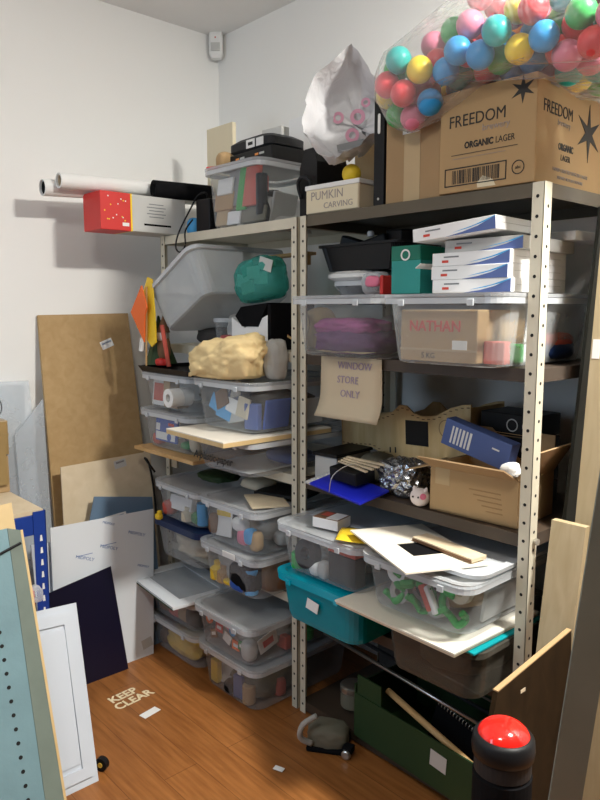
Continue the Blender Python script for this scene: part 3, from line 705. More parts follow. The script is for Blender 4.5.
part('round_mark', ring(.018, .0155, .0008, 20), 'print_black', t, loc=(.098, fy+.0004, .042), rot=(R(90), 0, 0))
text('abc', .012, t, (.098, fy, .042), FRONT, 'print_black')
part('star', prism(star(.036, .012, 6), .0008, 'y'), 'print_black', t, loc=(.104, fy, .233), label='black pointed star')
part('worn_patch', prism([(-.02, 0), (.035, .0), (.025, .018), (-.005, .03), (-.022, .012)], .0005, 'y'), 'cream_paper', t, loc=(0, fy, .005))
sx_ = bx_/2+.0008
text('FREEDOM', .044, t, (sx_, -.085, .193), SIDE, 'print_black', sx=.86)
text('brewery', .022, t, (sx_, -.05, .165), SIDE, 'ink_grey')
text('ORGANIC', .024, t, (sx_, -.035, .105), SIDE, 'print_black', sx=.8, bold=.0009)
text('LAGER', .022, t, (sx_, -.035, .078), SIDE, 'print_black', sx=.85)
text('HAND CRAFTED ENGLISH LAGER', .014, t, (sx_, .0, .045), SIDE, 'ink_grey')
text('BREWED IN STAFFORDSHIRE', .012, t, (sx_, .0, .026), SIDE, 'ink_grey')
part('star', prism(star(.078, .022, 6), .0008, 'x', off=-.0004), 'print_black', t, loc=(sx_, .10, .165), label='large black pointed star')
part('handle_print', B(.0006, .05, .008, (sx_, -.11, .25)), 'ink_grey', t)
# ------------------------------------------------------------------ bag of balls
BR = .036
def in_blob(p):
    for (c, r) in (((2.00, -.36, 2.21), (.36, .27, .20)), ((1.715, -.53, 2.16), (.12, .105, .125)), ((2.24, -.34, 2.20), (.24, .27, .18)), ((1.82, -.44, 2.22), (.17, .16, .13)), ((2.02, -.47, 2.18), (.36, .14, .12))):
        if sum(((p[i]-c[i])/r[i])**2 for i in range(3)) <= 1: return True
    return False
def solid(p):
    # tops of the cartons below keep the balls up
    if abs(p.x-1.925) < .165 and abs(p.y+.335) < .225 and p.z < 2.0935+BR+.008: return True
    if abs(p.x-1.685) < .125+.02 and abs(p.y+.345) < .175+.02 and p.z < 2.088+BR+.008: return True
    if p.x-BR < 1.562 and p.y > -.555 and p.z < 2.25: return True
    if 1.80 < p.x < 2.09 and p.z < 2.10+BR: return True
    if p.x >= 2.09 and p.z < 2.066+BR: return True
    return False
rnd = random.Random(11); balls = []
tries = 0
while len(balls) < 230 and tries < 90000:
    tries += 1
    p = Vector((rnd.uniform(1.55, 2.44), rnd.uniform(-.66, -.06), rnd.uniform(2.04, 2.42)))
    if not in_blob(p) or solid(p): continue
    if p.x > 2.08 and p.z < 2.075: continue
    if all((p-q).length > 2*BR*.985 for q in balls): balls.append(p)
# settle: pull each ball down in small steps while it stays clear of its neighbours
for it_ in range(40):
    for i, p in enumerate(balls):
        for d in (Vector((0, 0, -.006)), Vector((.004, 0, -.004)), Vector((-.004, 0, -.004)), Vector((0, .004, -.004)), Vector((0, -.004, -.004))):
            q = p+d
            if in_blob(q) and not solid(q) and not (q.x > 2.08 and q.z < 2.075) and all(j == i or (q-r).length > 2*BR*.985 for j, r in enumerate(balls)):
                balls[i] = p = q; break
bc = [('sky_blue', 'blue'), ('red_ball', 'red'), ('pink_ball', 'pink'), ('green_ball', 'green'), ('yellow_ball', 'yellow'), ('sky_blue', 'blue'), ('turquoise_ball', 'turquoise')]
mat('red_ball', (.72, .06, .07), .35, var=.03); mat('pink_ball', (.75, .22, .33), .35, var=.03); mat('green_ball', (.05, .42, .10), .35, var=.03)
mat('yellow_ball', (.85, .62, .03), .35, var=.03); mat('turquoise_ball', (.02, .45, .42), .35, var=.03); mat('ball_blue', (.03, .30, .65), .35, var=.03)
bm = bmesh.new(); bmesh.ops.create_uvsphere(bm, u_segments=20, v_segments=12, radius=BR)
base = link('plastic_ball', bm, 'ball_blue', None, True); me0 = base.data; bpy.data.objects.remove(base)
cache = {}
for i, p in enumerate(balls):
    k, nm = bc[rnd.randrange(len(bc))]
    if k == 'sky_blue': k = 'ball_blue'
    if k not in cache:
        c = me0.copy(); c.materials.clear(); c.materials.append(M[k]); cache[k] = c
    o = bpy.data.objects.new('plastic_ball', cache[k]); COL.objects.link(o); o.location = p
    tag(o, nm+' play ball inside the clear bag on the lager carton', 'ball', nm+' play balls in the clear bag')
bm = bmesh.new()
ico = bmesh.new(); bmesh.ops.create_icosphere(ico, subdivisions=1, radius=BR+.006)
dirs = [v.co.copy() for v in ico.verts]; ico.free()
for p in balls:
    for d in dirs:
        q = p+d
        if q.z < 2.098 and 1.56 < q.x < 2.09: q.z = max(q.z, 2.098) if q.y > -.52 else q.z
        bm.verts.new(q)
r = bmesh.ops.convex_hull(bm, input=bm.verts)
bmesh.ops.delete(bm, geom=[v for v in bm.verts if not v.link_faces], context='VERTS')
bmesh.ops.triangulate(bm, faces=bm.faces)
bmesh.ops.subdivide_edges(bm, edges=bm.edges, cuts=2, use_grid_fill=True)
bm.normal_update()
for v in bm.verts:
    k = noise.noise(v.co*14)+.6*noise.noise(v.co*31)
    if v.co.z > 2.11: v.co += v.normal*(.007*k+.004)
for v in bm.verts:
    if v.co.x > 1.80 and v.co.z < 2.098: v.co.z = 2.098-.038*max(0, min(1, (1.86-v.co.x)/.06)) if v.co.x < 2.085 else max(v.co.z, 2.06)
    for (xa, xb, ya, yb, zt) in ((1.565, 1.805, -.518, -.17, 2.0925), (1.772, 2.078, -.545, -.125, 2.0955), (1.50, 1.563, -.52, -.14, 2.205)):
        if xa < v.co.x < xb and ya < v.co.y < yb and v.co.z < zt:
            if zt > 2.2: v.co.x = xb
            elif v.co.z < 2.06 and v.co.y < ya+.12: v.co.y = ya
            else: v.co.z = zt
t = thing('ball_bag', 'big clear plastic bag bulging with play balls on top of the lager carton', 'bag', (0, 0, 0))
part('bag_film', bm, 'ball_film', t, smooth=True)

# ------------------------------------------------------------------ corner bay, shelf under the top
one('wooden_batten', B(.32, .05, .012, (0, 0, 0), .001), 'pine', 'pine slat wedged high under the top shelf of the corner bay', 'wood', (.86, -.30, 1.712), (0, 0, R(-4)))
one('wood_block', B(.03, .04, .035, (0, 0, 0), .001), 'pine', 'pine block under the left end of the pine slat', 'wood', (.80, -.30, 1.676), (0, 0, 0))
one('wood_block', B(.03, .04, .035, (0, 0, 0), .001), 'pine', 'pine block under the right end of the pine slat', 'wood', (.98, -.31, 1.676), (0, 0, 0))
t = thing('mesh_bag', 'teal see-through bag of cards hanging under the top shelf', 'bag', (.94, -.49, 1.535), (0, R(-8), R(4)))
part('bag_body', lump(.255, .13, .165, 6, .42, 2.2, 4), 'teal_film', t, smooth=True)
for k, (x, z, a, m) in enumerate(((-.06, .06, 20, 'grey_white'), (-.01, .10, -14, 'teal'), (.05, .055, 8, 'grey_white'), (-.02, .03, -4, 'grey_cloth'), (.08, .1, 24, 'grey_white'), (.02, .08, 5, 'grey_white'))):
    part('card', B(.07, .002, .045, (0, 0, 0)), m, t, loc=(x, -.045-.002*k, z), rot=(0, R(a), 0))
t = thing('magazine_file', 'white magazine file with black sheets fanned inside, on the corner bay shelf', 'file', (.905, -.425, 1.352), (0, 0, R(-3)))
part('file_body', prism([(-.12, 0), (.12, 0), (.12, .13), (-.03, .08), (-.12, .12)], .20, 'y', off=-.10), 'white_card', t)
part('black_insert', prism([(-.09, .125), (-.045, .085), (.06, .085), (.125, .175), (-.05, .16)], .17, 'y', off=-.104), 'black_matte', t)
part('black_side', B(.02, .21, .17, (.135, 0, 0)), 'black_matte', t)
t = storage_bin('TOTE', 'small upright clear tote with a red lump, left of the white magazine file', .69, -.525, 1.352, .12, .26, .115, lid=None, clips=0, group='clear totes')
put('TOTE', 'lump', 'red_lump', 'small red lump in the clear tote', 'toy', 0, .06, 0, (.06, .05, .04), 'red', seed=70)
put('TOTE', 'sack', 'pale_bag', 'pale bag in the clear tote', 'bag', 0, .5, .0, (.085, .14, .13), 'grey_white', seed=71)
one('dark_bundle', lump(.20, .22, .075, 12, .3), 'dark_cloth', 'dark bundle under the tipped empty bin', 'cloth', (.53, -.38, 1.352), smooth=True)
one('straw_bundle', lump(.10, .14, .16, 13, .3), 'straw', 'straw coloured bundle beside the middle posts', 'bundle', (1.085, -.33, 1.352), smooth=True)
one('straw_hoop', ring(.055, .047, .012, 26), 'straw', 'thin straw hoop by the middle posts', 'hoop', (1.07, -.43, 1.44), (R(75), 0, R(20)))
def drape(w, h, seed, t=.004):
    return None
bm = lump(.075, .09, .145, 15, .5, 2.6, 4)
one('plastic_bag', bm, 'grey_cloth', 'pale grey plastic bag slumped beside the tan paper bag', 'bag', (1.115, -.575, 1.254), smooth=True)
# on LL1: tray, costume bits
zl = 1.243
t = thing('black_tray', 'flat black tray on the topmost bin of the column by the wall', 'tray', (.56, -.54, zl), (0, 0, R(-2)))
part('tray_body', loft([[(x, y, z) for x, y in rr(w, d, .02)] for w, d, z in ((.40, .32, 0), (.43, .34, .022), (.41, .32, .022), (.385, .30, .008))]), 'black_plastic', t)
t = thing('orange_pennant', 'orange and yellow pennant sticking out at the shelf end', 'flag', (.395, -.685, zl+.023), (0, 0, 0))
part('orange_cloth', prism([(-.085, .225), (.01, .335), (.05, .245), (.03, .21), (.02, .10)], .006, 'y', off=-.02), 'orange', t)
part('yellow_cloth', prism([(-.08, .16), (-.05, .25), (.02, .37), (.055, .36), (.07, .22), (.075, .10), (.04, .08), (-.02, .13)], .006, 'y', off=.004), 'yellow', t)
part('stick', tube([(0, 0, 0), (.02, 0, .33)], .004, 8), 'pine', t)
t = thing('paper_tube', 'short white paper tube under the orange pennant', 'roll', (.368, -.69, zl+.085), (R(0), R(14), 0))
part('tube_body', ring(.012, .009, .055, 18), 'white_paper', t)
one('green_cone', lathe([(.07, 0), (.05, .06), (.022, .14), (.004, .21)], 20), 'green_dark', 'dark green cone of cloth left of the red toy figure', 'cloth', (.375, -.60, zl+.023), (0, R(-4), 0))
t = thing('toy_figure', 'red and white toy figure standing on the black tray', 'toy', (.45, -.63, zl+.023), (0, 0, 0))
part('torso', lump(.05, .05, .09, 17, .15), 'brown', t, loc=(0, 0, .03), smooth=True)
part('head', lump(.04, .04, .045, 18, .1), 'skin_white', t, loc=(0, -.008, .105), smooth=True)
part('foot', lump(.06, .045, .032, 19, .1), 'red', t, loc=(-.005, -.01, 0), smooth=True)
part('hat', lathe([(.028, 0), (.02, .025), (.003, .07)], 16), 'brown', t, loc=(0, 0, .14))
one('red_stick', tube([(0, 0, 0), (-.045, 0, .17)], .009, 10), 'red_soft', 'dull red stick leaning over the black tray', 'stick', (.525, -.655, zl+.024), smooth=True)
# tan paper bag on LR1
def paperbag():
    bm = lump(.37, .19, .145, 23, .55, 1.9, 5)
    for v in bm.verts:
        v.co.z += .05*(v.co.x/.18)*.6*(1 if v.co.z > .02 else 0)
        v.co += v.co.normalized()*(.016*noise.noise(v.co*17)+.010*abs(noise.noise(v.co*34)))
        if v.co.z < 0: v.co.z = 0
    return bm
t = thing('paper_bag', 'crumpled tan bag on the topmost bin beside the middle posts', 'bag', (.945, -.665, 1.252), (0, 0, R(6)))
part('bag_body', paperbag(), 'tan_cloth', t, smooth=True)
# planks and boards in the corner bay
one('pine_board', B(.455, .40, .015, (0, 0, 0), .001), 'pine', 'pine board edging the shelf under the two bins by the wall', 'board', (.552, -.515, .9005))
t = thing('white_faced_plank', 'white-faced plank lying across the marker-lettered bin', 'board', (.945, -.565, 1.0335), (0, 0, R(-2)))
part('core', B(.385, .50, .016, bev=.001), 'plywood', t)
part('face', B(.385, .50, .004, (0, 0, .0161)), 'board_white', t)
one('white_strip', B(.05, .01, .07, (0, 0, 0), .001), 'kraft_paper', 'small kraft tag hanging below the pine board', 'tag', (.335, -.52, .79))
# on LL3 and LR3 lids
one('cable_bundle', lump(.20, .16, .035, 25, .6, 3, 4), 'green_dark', 'dark green cable bundle on the lid under the pine board', 'cable', (.62, -.48, .778), smooth=True)
one('black_cable', tube([(.40, -.66, .80), (.37, -.69, .86), (.35, -.66, .83), (.345, -.64, .74), (.34, -.63, .66), (.335, -.62, .58)], .005, 8, smooth_n=5), 'black_plastic', 'black cable dropping past the shelf post by the wall', 'cable', smooth=True)
o = one('black_folder', B(.22, .16, .012, (0, 0, 0), .002), 'black_plastic', 'black folder lying on the lid of the toy bin', 'folder', (1.03, -.44, .792), (0, 0, R(18)))
one('kraft_envelope', B(.17, .14, .006, (0, 0, 0), .001), 'kraft_paper', 'kraft envelope in front of the black folder', 'envelope', (1.05, -.57, .787), (0, R(2), R(-28)))
one('cream_cloth', lump(.14, .12, .04, 27, .3), 'cream_stuff', 'cream cloth on the lid of the toy bin behind the black folder', 'cloth', (.87, -.46, .785), smooth=True)
# silver picture frame
t = thing('picture_frame', 'thin silver picture frame jutting out over the low bins by the wall', 'frame', (.528, -.615, .318), (0, R(1), R(-5)))
bm = bmesh.new()
for (w, d, x, y) in ((.43, .06, 0, -.125), (.43, .06, 0, .125), (.06, .19, -.185, 0), (.06, .19, .185, 0)): B(w, d, .012, (x, y, 0), .001, bm)
part('frame_border', bm, 'film_white', t)
part('glass', B(.31, .19, .006, (0, 0, .003)), 'acrylic', t); part('backing', B(.31, .19, .002, (0, 0, .0005)), 'grey_cloth', t)
part('green_edge', B(.43, .002, .004, (0, -.1561, -.001)), 'green_dark', t)

# ------------------------------------------------------------------ other bay, level of the two wide bins
zr = 1.548
t = thing('plastic_bag', 'clear crumpled plastic bag behind the middle posts, left of the black tray', 'bag', (1.262, -.30, zr), (0, 0, 0))
part('bag_body', lump(.12, .2, .19, 31, .3, 2), 'film_clear', t, smooth=True)
one('bag_filling', lump(.09, .15, .13, 32, .3), 'grey_cloth', 'grey cloth inside the clear crumpled bag behind the middle posts', 'cloth', (1.262, -.30, zr+.01), smooth=True)
t = storage_bin('TUB', 'small clear food tub under the white plate', 1.36, -.46, zr, .19, .17, .05, lid=None, clips=0, group='food tubs')
t = thing('foam_plate', 'thick white foam plate under the black ribbed basket', 'plate', (1.35, -.375, zr+.0515), (0, 0, 0))
part('plate_body', loft([[(x, y, z) for x, y in rr(w, d, .07)] for w, d, z in ((.20, .16, 0), (.235, .19, .010), (.235, .19, .022), (.20, .16, .032))]), 'white_plastic', t, smooth=False)
t = thing('ribbed_basket', 'black ribbed plastic basket filled with black parts', 'basket', (1.40, -.35, zr+.085), (0, 0, R(3)))
lo = []
for z, k in ((0, .86), (.084, 1.0)):
    lo.append([(p[0]*k*(1.0 if i % 2 else .975), p[1]*k*(1.0 if i % 2 else .975), z) for i, p in enumerate(rr(.35, .24, .03, 14))])
part('basket_wall', loft(lo, True, False), 'black_plastic', t)
part('rim', loft([[(x, y, z) for x, y in rr(w, d, .03)] for w, d, z in ((.34, .23, .080), (.365, .255, .080), (.365, .255, .088), (.34, .23, .088))], closed=True), 'black_plastic', t)
for k, (x, y, sx, sy, sz, a, b) in enumerate(((-.09, 0, .14, .05, .04, 18, 20), (.03, .03, .10, .06, .05, -10, 60), (.11, -.02, .09, .05, .06, 5, -15), (.02, -.05, .13, .03, .035, -14, 8))):
    o = one('black_part', B(sx, sy, sz, (0, 0, 0), .006), 'black_plastic', ('long slanted', 'blocky', 'square upright', 'thin tilted')[k]+' black plastic part in the ribbed basket', 'part', (1.405+x, -.36+y, zr+.155), (R(4), R(a), R(b)))
one('white_plug', lathe([(.012, 0), (.012, .014), (.009, .018)], 14), 'white_plastic', 'small white knob on the parts in the ribbed basket', 'knob', (1.425, -.42, zr+.195))
t = thing('treat_bag', 'small clear bag with a pink red bow beside the green gift box', 'bag', (1.515, -.49, zr), (0, 0, 0))
part('bag_body', lump(.10, .07, .075, 34, .3), 'film_clear', t, smooth=True)
part('dark_filling', lump(.07, .05, .045, 35, .3), 'dark_cloth', t, smooth=True)
part('pink_bow', lump(.06, .02, .035, 36, .5, 3), 'pink', t, loc=(.012, -.032, .025), smooth=True)
part('red_band', B(.014, .06, .06, (.045, 0, .0), .004), 'red', t)
t = thing('gift_box', 'shiny green gift box with a round clear seal', 'box', (1.665, -.47, zr), (0, 0, R(4)))
part('box_body', B(.105, .13, .10, bev=.002), 'teal', t)
part('film_top', B(.107, .132, .045, (0, 0, .098), .003), 'green_film', t)
part('seal', ring(.017, .012, .001, 20), 'white_plastic', t, loc=(.0, -.067, .115), rot=(R(90), 0, 0))
# white flat boxes with blue wave
def flat_box(x, y, z, label, l=.25, d=.30, h=.037, rz=0, ry=0, print_=True, m='white_card'):
    t = thing('flat_box', label, 'box', (x, y, z), (0, R(ry), R(rz)), 'flat white boxes with blue ends')
    part('box_body', B(l, d, h, bev=.0015), m, t)
    if print_:
        part('blue_wave', prism([(-.02, .0), (l/2-.001, .0), (l/2-.001, h-.003), (l*.3, h*.42), (l*.12, .006)], .0006, 'y', off=-d/2-.0006), 'blue_print', t)
        part('sky_wave', prism([(.0, .008), (l*.2, .014), (l/2-.001, h-.008), (l/2-.001, h-.001), (l*.27, h*.55)], .0006, 'y', off=-d/2-.0004), 'sky_blue', t)
        part('red_mark', B(.022, .0006, .007, (-l*.32, -d/2-.0004, h*.25)), 'marker_red', t)
        part('grey_text', B(.05, .0006, .004, (-l*.24, -d/2-.0004, h*.62)), 'grey_plastic', t)
        part('end_crease', B(.0006, d*.8, .0012, (l/2+.0003, 0, h*.5)), 'grey_white', t)
    return t
zb = 1.5475
flat_box(1.905, -.40, zb, 'flat white box at the bottom of the stack behind the tall post', rz=1)
flat_box(1.902, -.40, zb+.0375, 'second flat white box from the bottom of the stack behind the tall post', rz=-1)
flat_box(1.900, -.395, zb+.0750, 'third flat white box from the bottom, under the greyish box', rz=0)
flat_box(1.925, -.38, zb+.1125, 'greyish flat box set back on the three stacked white boxes', rz=2, l=.24, h=.034, m='grey_white')
flat_box(1.985, -.20, zb+.1470, 'plain white flat box sticking out to the right behind the tall post', rz=-3, l=.19, d=.18, h=.026, print_=False)
tb_ = flat_box(1.862, -.43, zb+.1535, 'topmost flat white box tilted up with an open torn end', rz=2, ry=-4, l=.265, h=.036)
part('torn_flap', B(.022, .16, .002, (-.142, -.06, .004)), 'white_paper', tb_, rot=(0, R(-30), 0))
# hanging notice
t = thing('paper_sign', 'kraft paper notice reading WINDOW STORE ONLY hanging from the shelf edge', 'notice', (1.452, -.5415, 1.143), (0, 0, 0))
bm = bmesh.new(); n = 12; A = []
for k in (0, 1):
    g = []
    for j in range(n+1):
        for_z = .203*j/n
        cy_ = -.030*max(0, 1-j/5.0)**2
        g.append([bm.verts.new(((i/6-.5)*(.27+.012*(1-j/n)), cy_-.0012*k-.0015*math.sin(i*.9)*(1-j/n), for_z)) for i in range(7)])
    A.append(g)
for j in range(n):
    for i in range(6):
        for k in (0, 1): bm.faces.new((A[k][j][i], A[k][j][i+1], A[k][j+1][i+1], A[k][j+1][i]))
for j in range(n):
    for i in (0, 6): bm.faces.new((A[0][j][i], A[0][j+1][i], A[1][j+1][i], A[1][j][i]))
for i in range(6):
    for j in (0, n): bm.faces.new((A[0][j][i], A[0][j][i+1], A[1][j][i+1], A[1][j][i]))
part('sheet', bm, 'kraft_paper', t, smooth=True)
for s, x, z in (('WINDOW', .02, .175), ('STORE', -.01, .128), ('ONLY', .0, .082)):
    text(s, .034, t, (x, -.0034-.03*max(0, 1-z/.203*12/5.0)**2, z), FRONT, 'ink_violet', sx=.95, shear=.1)
# ------------------------------------------------------------------ level of the plywood game
z9 = .902
t = thing('laser_cut_box', 'laser-cut plywood box with a wavy top and a black window', 'box', (1.475, -.21, 1.005), (0, R(-3), R(-2)))
L_ = .30
top = [(-.30, .105), (-.20, .115), (-.10, .118), (-.04, .135), (.0, .165), (.03, .163), (.06, .140), (.10, .130), (.16, .135), (.22, .165), (.27, .178), (.30, .18)]
bot = [(.30, .0), (.20, .0), (.10, -.035), (.02, -.045), (-.06, -.03), (-.14, -.0), (-.22, -.005), (-.30, -.005)]
part('front_panel', prism(top+bot, .006, 'y', off=-.09), 'plywood', t)
part('back_panel', prism([(a, b-.004) for a, b in top+bot], .006, 'y', off=.09), 'plywood', t)
part('window', B(.10, .002, .085, (.075, -.0912, .028)), 'black_plastic', t, label='black rectangular window')
part('end_board', B(.006, .18, .10, (-.297, 0, -.002)), 'pine', t, label='darker toothed end board')
part('end_board', B(.006, .18, .165, (.297, 0, .004)), 'plywood', t)
bm = bmesh.new()
for k in range(26):
    f = k/25; x = -.29+.58*f
    zt = next(((b0+(b1-b0)*(x-a0)/(a1-a0)) for (a0, b0), (a1, b1) in zip(top[:-1], top[1:]) if a0 <= x <= a1), .11)
    B(.011, .0008, .003, (x, -.0906, zt-.012), bm=bm)
    if x < .04:
        bq = bot[::-1]; zb_ = next(((b0+(b1-b0)*(x-a0)/(a1-a0)) for (a0, b0), (a1, b1) in zip(bq[:-1], bq[1:]) if a0 <= x <= a1), 0)
        B(.011, .0008, .003, (x, -.0906, zb_+.010), bm=bm)
part('burnt_teeth', bm, 'brown', t)
part('burnt_slot', B(.006, .0008, .02, (-.05, -.0906, -.01)), 'print_black', t, rot=None)
part('burnt_slot', B(.006, .0008, .02, (-.025, -.0906, -.008)), 'print_black', t)
part('engraving', ring(.03, .027, .0008, 20), 'cardboard_dark', t, loc=(.20, -.0902, .095), rot=(R(90), 0, 0))
t = thing('foam_block', 'grey white box with a black lid by the middle posts', 'box', (1.285, -.40, z9), (0, 0, R(6)))
part('box_body', B(.10, .20, .085, bev=.003), 'grey_white', t); part('lid', B(.112, .215, .012, (0, 0, .085), .002), 'black_plastic', t)
t = thing('blue_clipboard', 'royal blue flat folder leaning out over the dark shelf edge', 'folder', (1.47, -.565, z9+.014), (R(10), R(4), R(-4)))
part('board', B(.25, .13, .008, bev=.002), 'royal_blue', t)
part('clear_corner', B(.03, .13, .006, (-.135, 0, 0)), 'film_clear', t)
part('wire', tube([(-.02, -.066, .004), (-.012, -.05, .06), (.02, .0, .09), (.03, .05, .06)], .0018, 6, smooth_n=4), 'steel', t, smooth=True)
one('black_block', B(.13, .09, .045, (0, 0, 0), .005), 'black_plastic', 'black block on the royal blue folder under wooden sticks', 'block', (1.455, -.53, z9+.035), (R(6), R(2), R(-4)))
for k in range(4):
    one('wooden_stick', B(.15, .012, .006, (0, 0, 0), .001), 'board_beige', ('lowest', 'second lowest', 'second highest', 'topmost')[k]+' of the pale wooden sticks lying on the black block', 'stick', (1.475+.006*k, -.55+.014*k, z9+.084+.005*k), (0, R(3), R(-10+6*k)), 'pale wooden sticks')
one('brown_pouch', lump(.12, .12, .10, 41, .3), 'khaki', 'drab pouch between the grey box and the silver bag', 'pouch', (1.42, -.36, z9), smooth=True)
t = thing('silver_bag', 'shiny dark silver plastic bag beside the white toy animal', 'bag', (1.60, -.44, z9), (0, 0, 0))
part('bag_body', lump(.17, .14, .125, 43, .75, 3.2, 4), 'silver_film', t)
# toy animal
t = thing('toy_animal', 'small round white toy animal with pink cheek on the dark shelf', 'toy', (1.727, -.515, z9), (0, 0, R(10)))
bm = lump(.062, .055, .056, 45, .04, 1, 3, False)
part('body', bm, 'skin_white', t, smooth=True)
part('ear', lathe([(.008, 0), (.005, .008), (.001, .012)], 10), 'skin_white', t, loc=(-.018, 0, .049), rot=(0, R(-20), 0)); part('ear', lathe([(.008, 0), (.005, .008), (.001, .012)], 10), 'skin_white', t, loc=(.018, 0, .049), rot=(0, R(20), 0))
for x in (-.01, .008): part('eye', lathe([(.001, 0), (.003, 0), (.003, .002), (.001, .002)], 8), 'print_black', t, loc=(x, -.0265, .033), rot=(R(90), 0, 0))
part('cheek', lathe([(.001, 0), (.010, 0), (.009, .003), (.001, .004)], 12), 'pink', t, loc=(.021, -.021, .036), rot=(R(90), 0, R(40)))
# open carton
def open_carton(label, loc, rz, sx, sy, sz):
    t = thing('open_carton', label, 'box', loc, (0, 0, R(rz)))
    bm = bmesh.new(); w = .005
    B(sx, sy, w, bm=bm); B(sx, w, sz, (0, -sy/2+w/2, 0), bm=bm); B(sx, w, sz, (0, sy/2-w/2, 0), bm=bm); B(w, sy-2*w, sz, (-sx/2+w/2, 0, 0), bm=bm); B(w, sy-2*w, sz, (sx/2-w/2, 0, 0), bm=bm)
    part('carton_body', bm, 'cardboard', t)
    return t
t = open_carton('open brown carton with raised flaps beside the tall post', (1.905, -.405, z9), 3, .285, .215, .135)
part('flap', prism([(-.142, 0), (.142, 0), (.138, .085), (-.138, .085)], .004, 'y'), 'cardboard_dark', t, loc=(0, -.1095, .133), rot=(R(62), 0, 0), label='front flap folded outwards')
part('flap', prism([(-.105, 0), (.105, 0), (.10, .105), (-.10, .105)], .004, 'x'), 'cardboard_dark', t, loc=(.140, 0, .133), rot=(0, R(32), 0), label='side flap standing up')
part('flap', prism([(-.105, 0), (.105, 0), (.10, .10), (-.10, .10)], .004, 'x'), 'cardboard_dark', t, loc=(-.144, 0, .133), rot=(0, R(-108), 0), label='side flap hanging down')
part('flap', prism([(-.142, 0), (.142, 0), (.138, .10), (-.138, .10)], .004, 'y'), 'cardboard_dark', t, loc=(0, .105, .133), rot=(R(-6), 0, 0))
for k in range(5): part('print_line', B(.10-.012*k, .0006, .0035, (.04+.008*k, -.1079, .085-.014*k)), 'cardboard_inner', t)
part('tape', B(.05, .0006, .05, (-.1, -.1079, .083)), 'tape_tan', t)
t = thing('blue_box', 'blue printed box tilted against the plywood box', 'box', (1.83, -.375, 1.055), (R(0), R(14), R(2)))
part('box_body', B(.235, .05, .085, bev=.002), 'blue_print', t)
bm = bmesh.new()
for k in range(6): B(.006+.002*(k % 2), .0006, .055, (-.085+.013*k, -.0254, .014), bm=bm)
part('white_text', bm, 'white_paper', t)
part('white_text', B(.025, .0006, .005, (.07, -.0254, .05)), 'white_paper', t)
one('paper_scrap', lump(.055, .04, .045, 47, .35), 'white_paper', 'crumpled white paper poking out of the open carton', 'paper', (2.005, -.46, 1.03), (0, R(-15), 0))
for k in range(4):
    t = thing('black_drawer_box', ('lowest', 'second lowest', 'second highest', 'topmost')[k]+' of the black boxes with white rings behind the tall post', 'box', (1.885, -.22, z9+.001+.071*k), (0, 0, R(-2)), 'black boxes with white rings')
    part('box_body', B(.19, .15, .068, bev=.003), 'black_plastic', t)
    for x in (.02, .075):
        part('white_ring', ring(.02, .0165, .001, 20), 'grey_white', t, loc=(x, -.0752, .034), rot=(R(90), 0, 0))
    part('gold_line', B(.17, .0006, .0015, (0, -.0753, .006)), 'pine', t)
# ------------------------------------------------------------------ level of the teal bin: things on lids
t = thing('small_box', 'small white box with a dark printed top on the grey lid', 'box', (1.428, -.60, .7855), (0, 0, R(12)))
part('box_body', B(.10, .08, .034, bev=.002), 'white_card', t); part('dark_top', B(.098, .078, .0012, (0, 0, .034)), 'brown', t); part('white_patch', B(.045, .07, .0006, (.022, 0, .0353)), 'white_paper', t); 
part('red_patch', B(.03, .04, .0006, (-.02, .01, .0353)), 'red_soft', t)
one('yellow_paper', sheet(.15, .13, 10, .008, 4), 'yellow', 'yellow paper sheet slipping off the grey lid', 'paper', (1.585, -.62, .786), (0, R(3), R(35)), smooth=True)
one('glass_sheet', B(.30, .40, .004, (0, 0, 0), .0005), 'acrylic', 'clear sheet lying on the grey lid under the yellow paper', 'sheet', (1.43, -.36, .785), (0, 0, R(2)))
t = thing('cut_board', 'beige thin board with a black square hole over the tape-roll bin', 'board', (1.795, -.63, .813), (R(-1), R(0), R(-24)))
bm = bmesh.new()
for (w, d, x, y) in ((.38, .08, 0, -.08), (.38, .06, 0, .10), (.16, .11, -.11, .015), (.11, .11, .135, .015)): B(w, d, .005, (x, y, 0), bm=bm)
part('board', bm, 'board_face', t); part('dark_square', B(.12, .12, .002, (.025, .015, .0008)), 'black_matte', t)
one('brown_board', B(.23, .06, .012, (0, 0, 0), .001), 'board_beige', 'narrow beige strip with a dark edge on the cut board', 'board', (1.885, -.585, .820), (0, 0, R(-8)))
part('dark_edge', B(.23, .001, .008, (0, -.0306, .0)), 'brown', [o for o in bpy.data.objects if o.name == 'brown_board'][0])
lidt = thing('bin_lid', 'spare blue-tinted clear lid askew on the tape-roll bin', 'lid', (1.872, -.432, .799), (R(-.5), R(-1.0), R(0)))
part('lid_plate', loft([[(x, y, z) for x, y in rr(w, d, .05)] for w, d, z in ((.385, .53, 0), (.39, .535, .011), (.34, .48, .011), (.33, .47, .005))]), 'bin_rim', lidt)
t = thing('pale_plank', 'pale layered board under the tape-roll bin', 'board', (1.815, -.545, .6045), (0, R(-.5), R(-2.5)))
part('top_sheet', B(.455, .40, .005, (0, 0, .0075)), 'board_face', t); part('bottom_sheet', B(.45, .395, .007), 'board_beige', t)
one('teal_sheet', B(.20, .34, .006, (0, 0, 0), .001), 'teal_sheet', 'teal sheet peeking out under the pale layered board', 'sheet', (1.955, -.52, .5975), (0, 0, R(-1)))
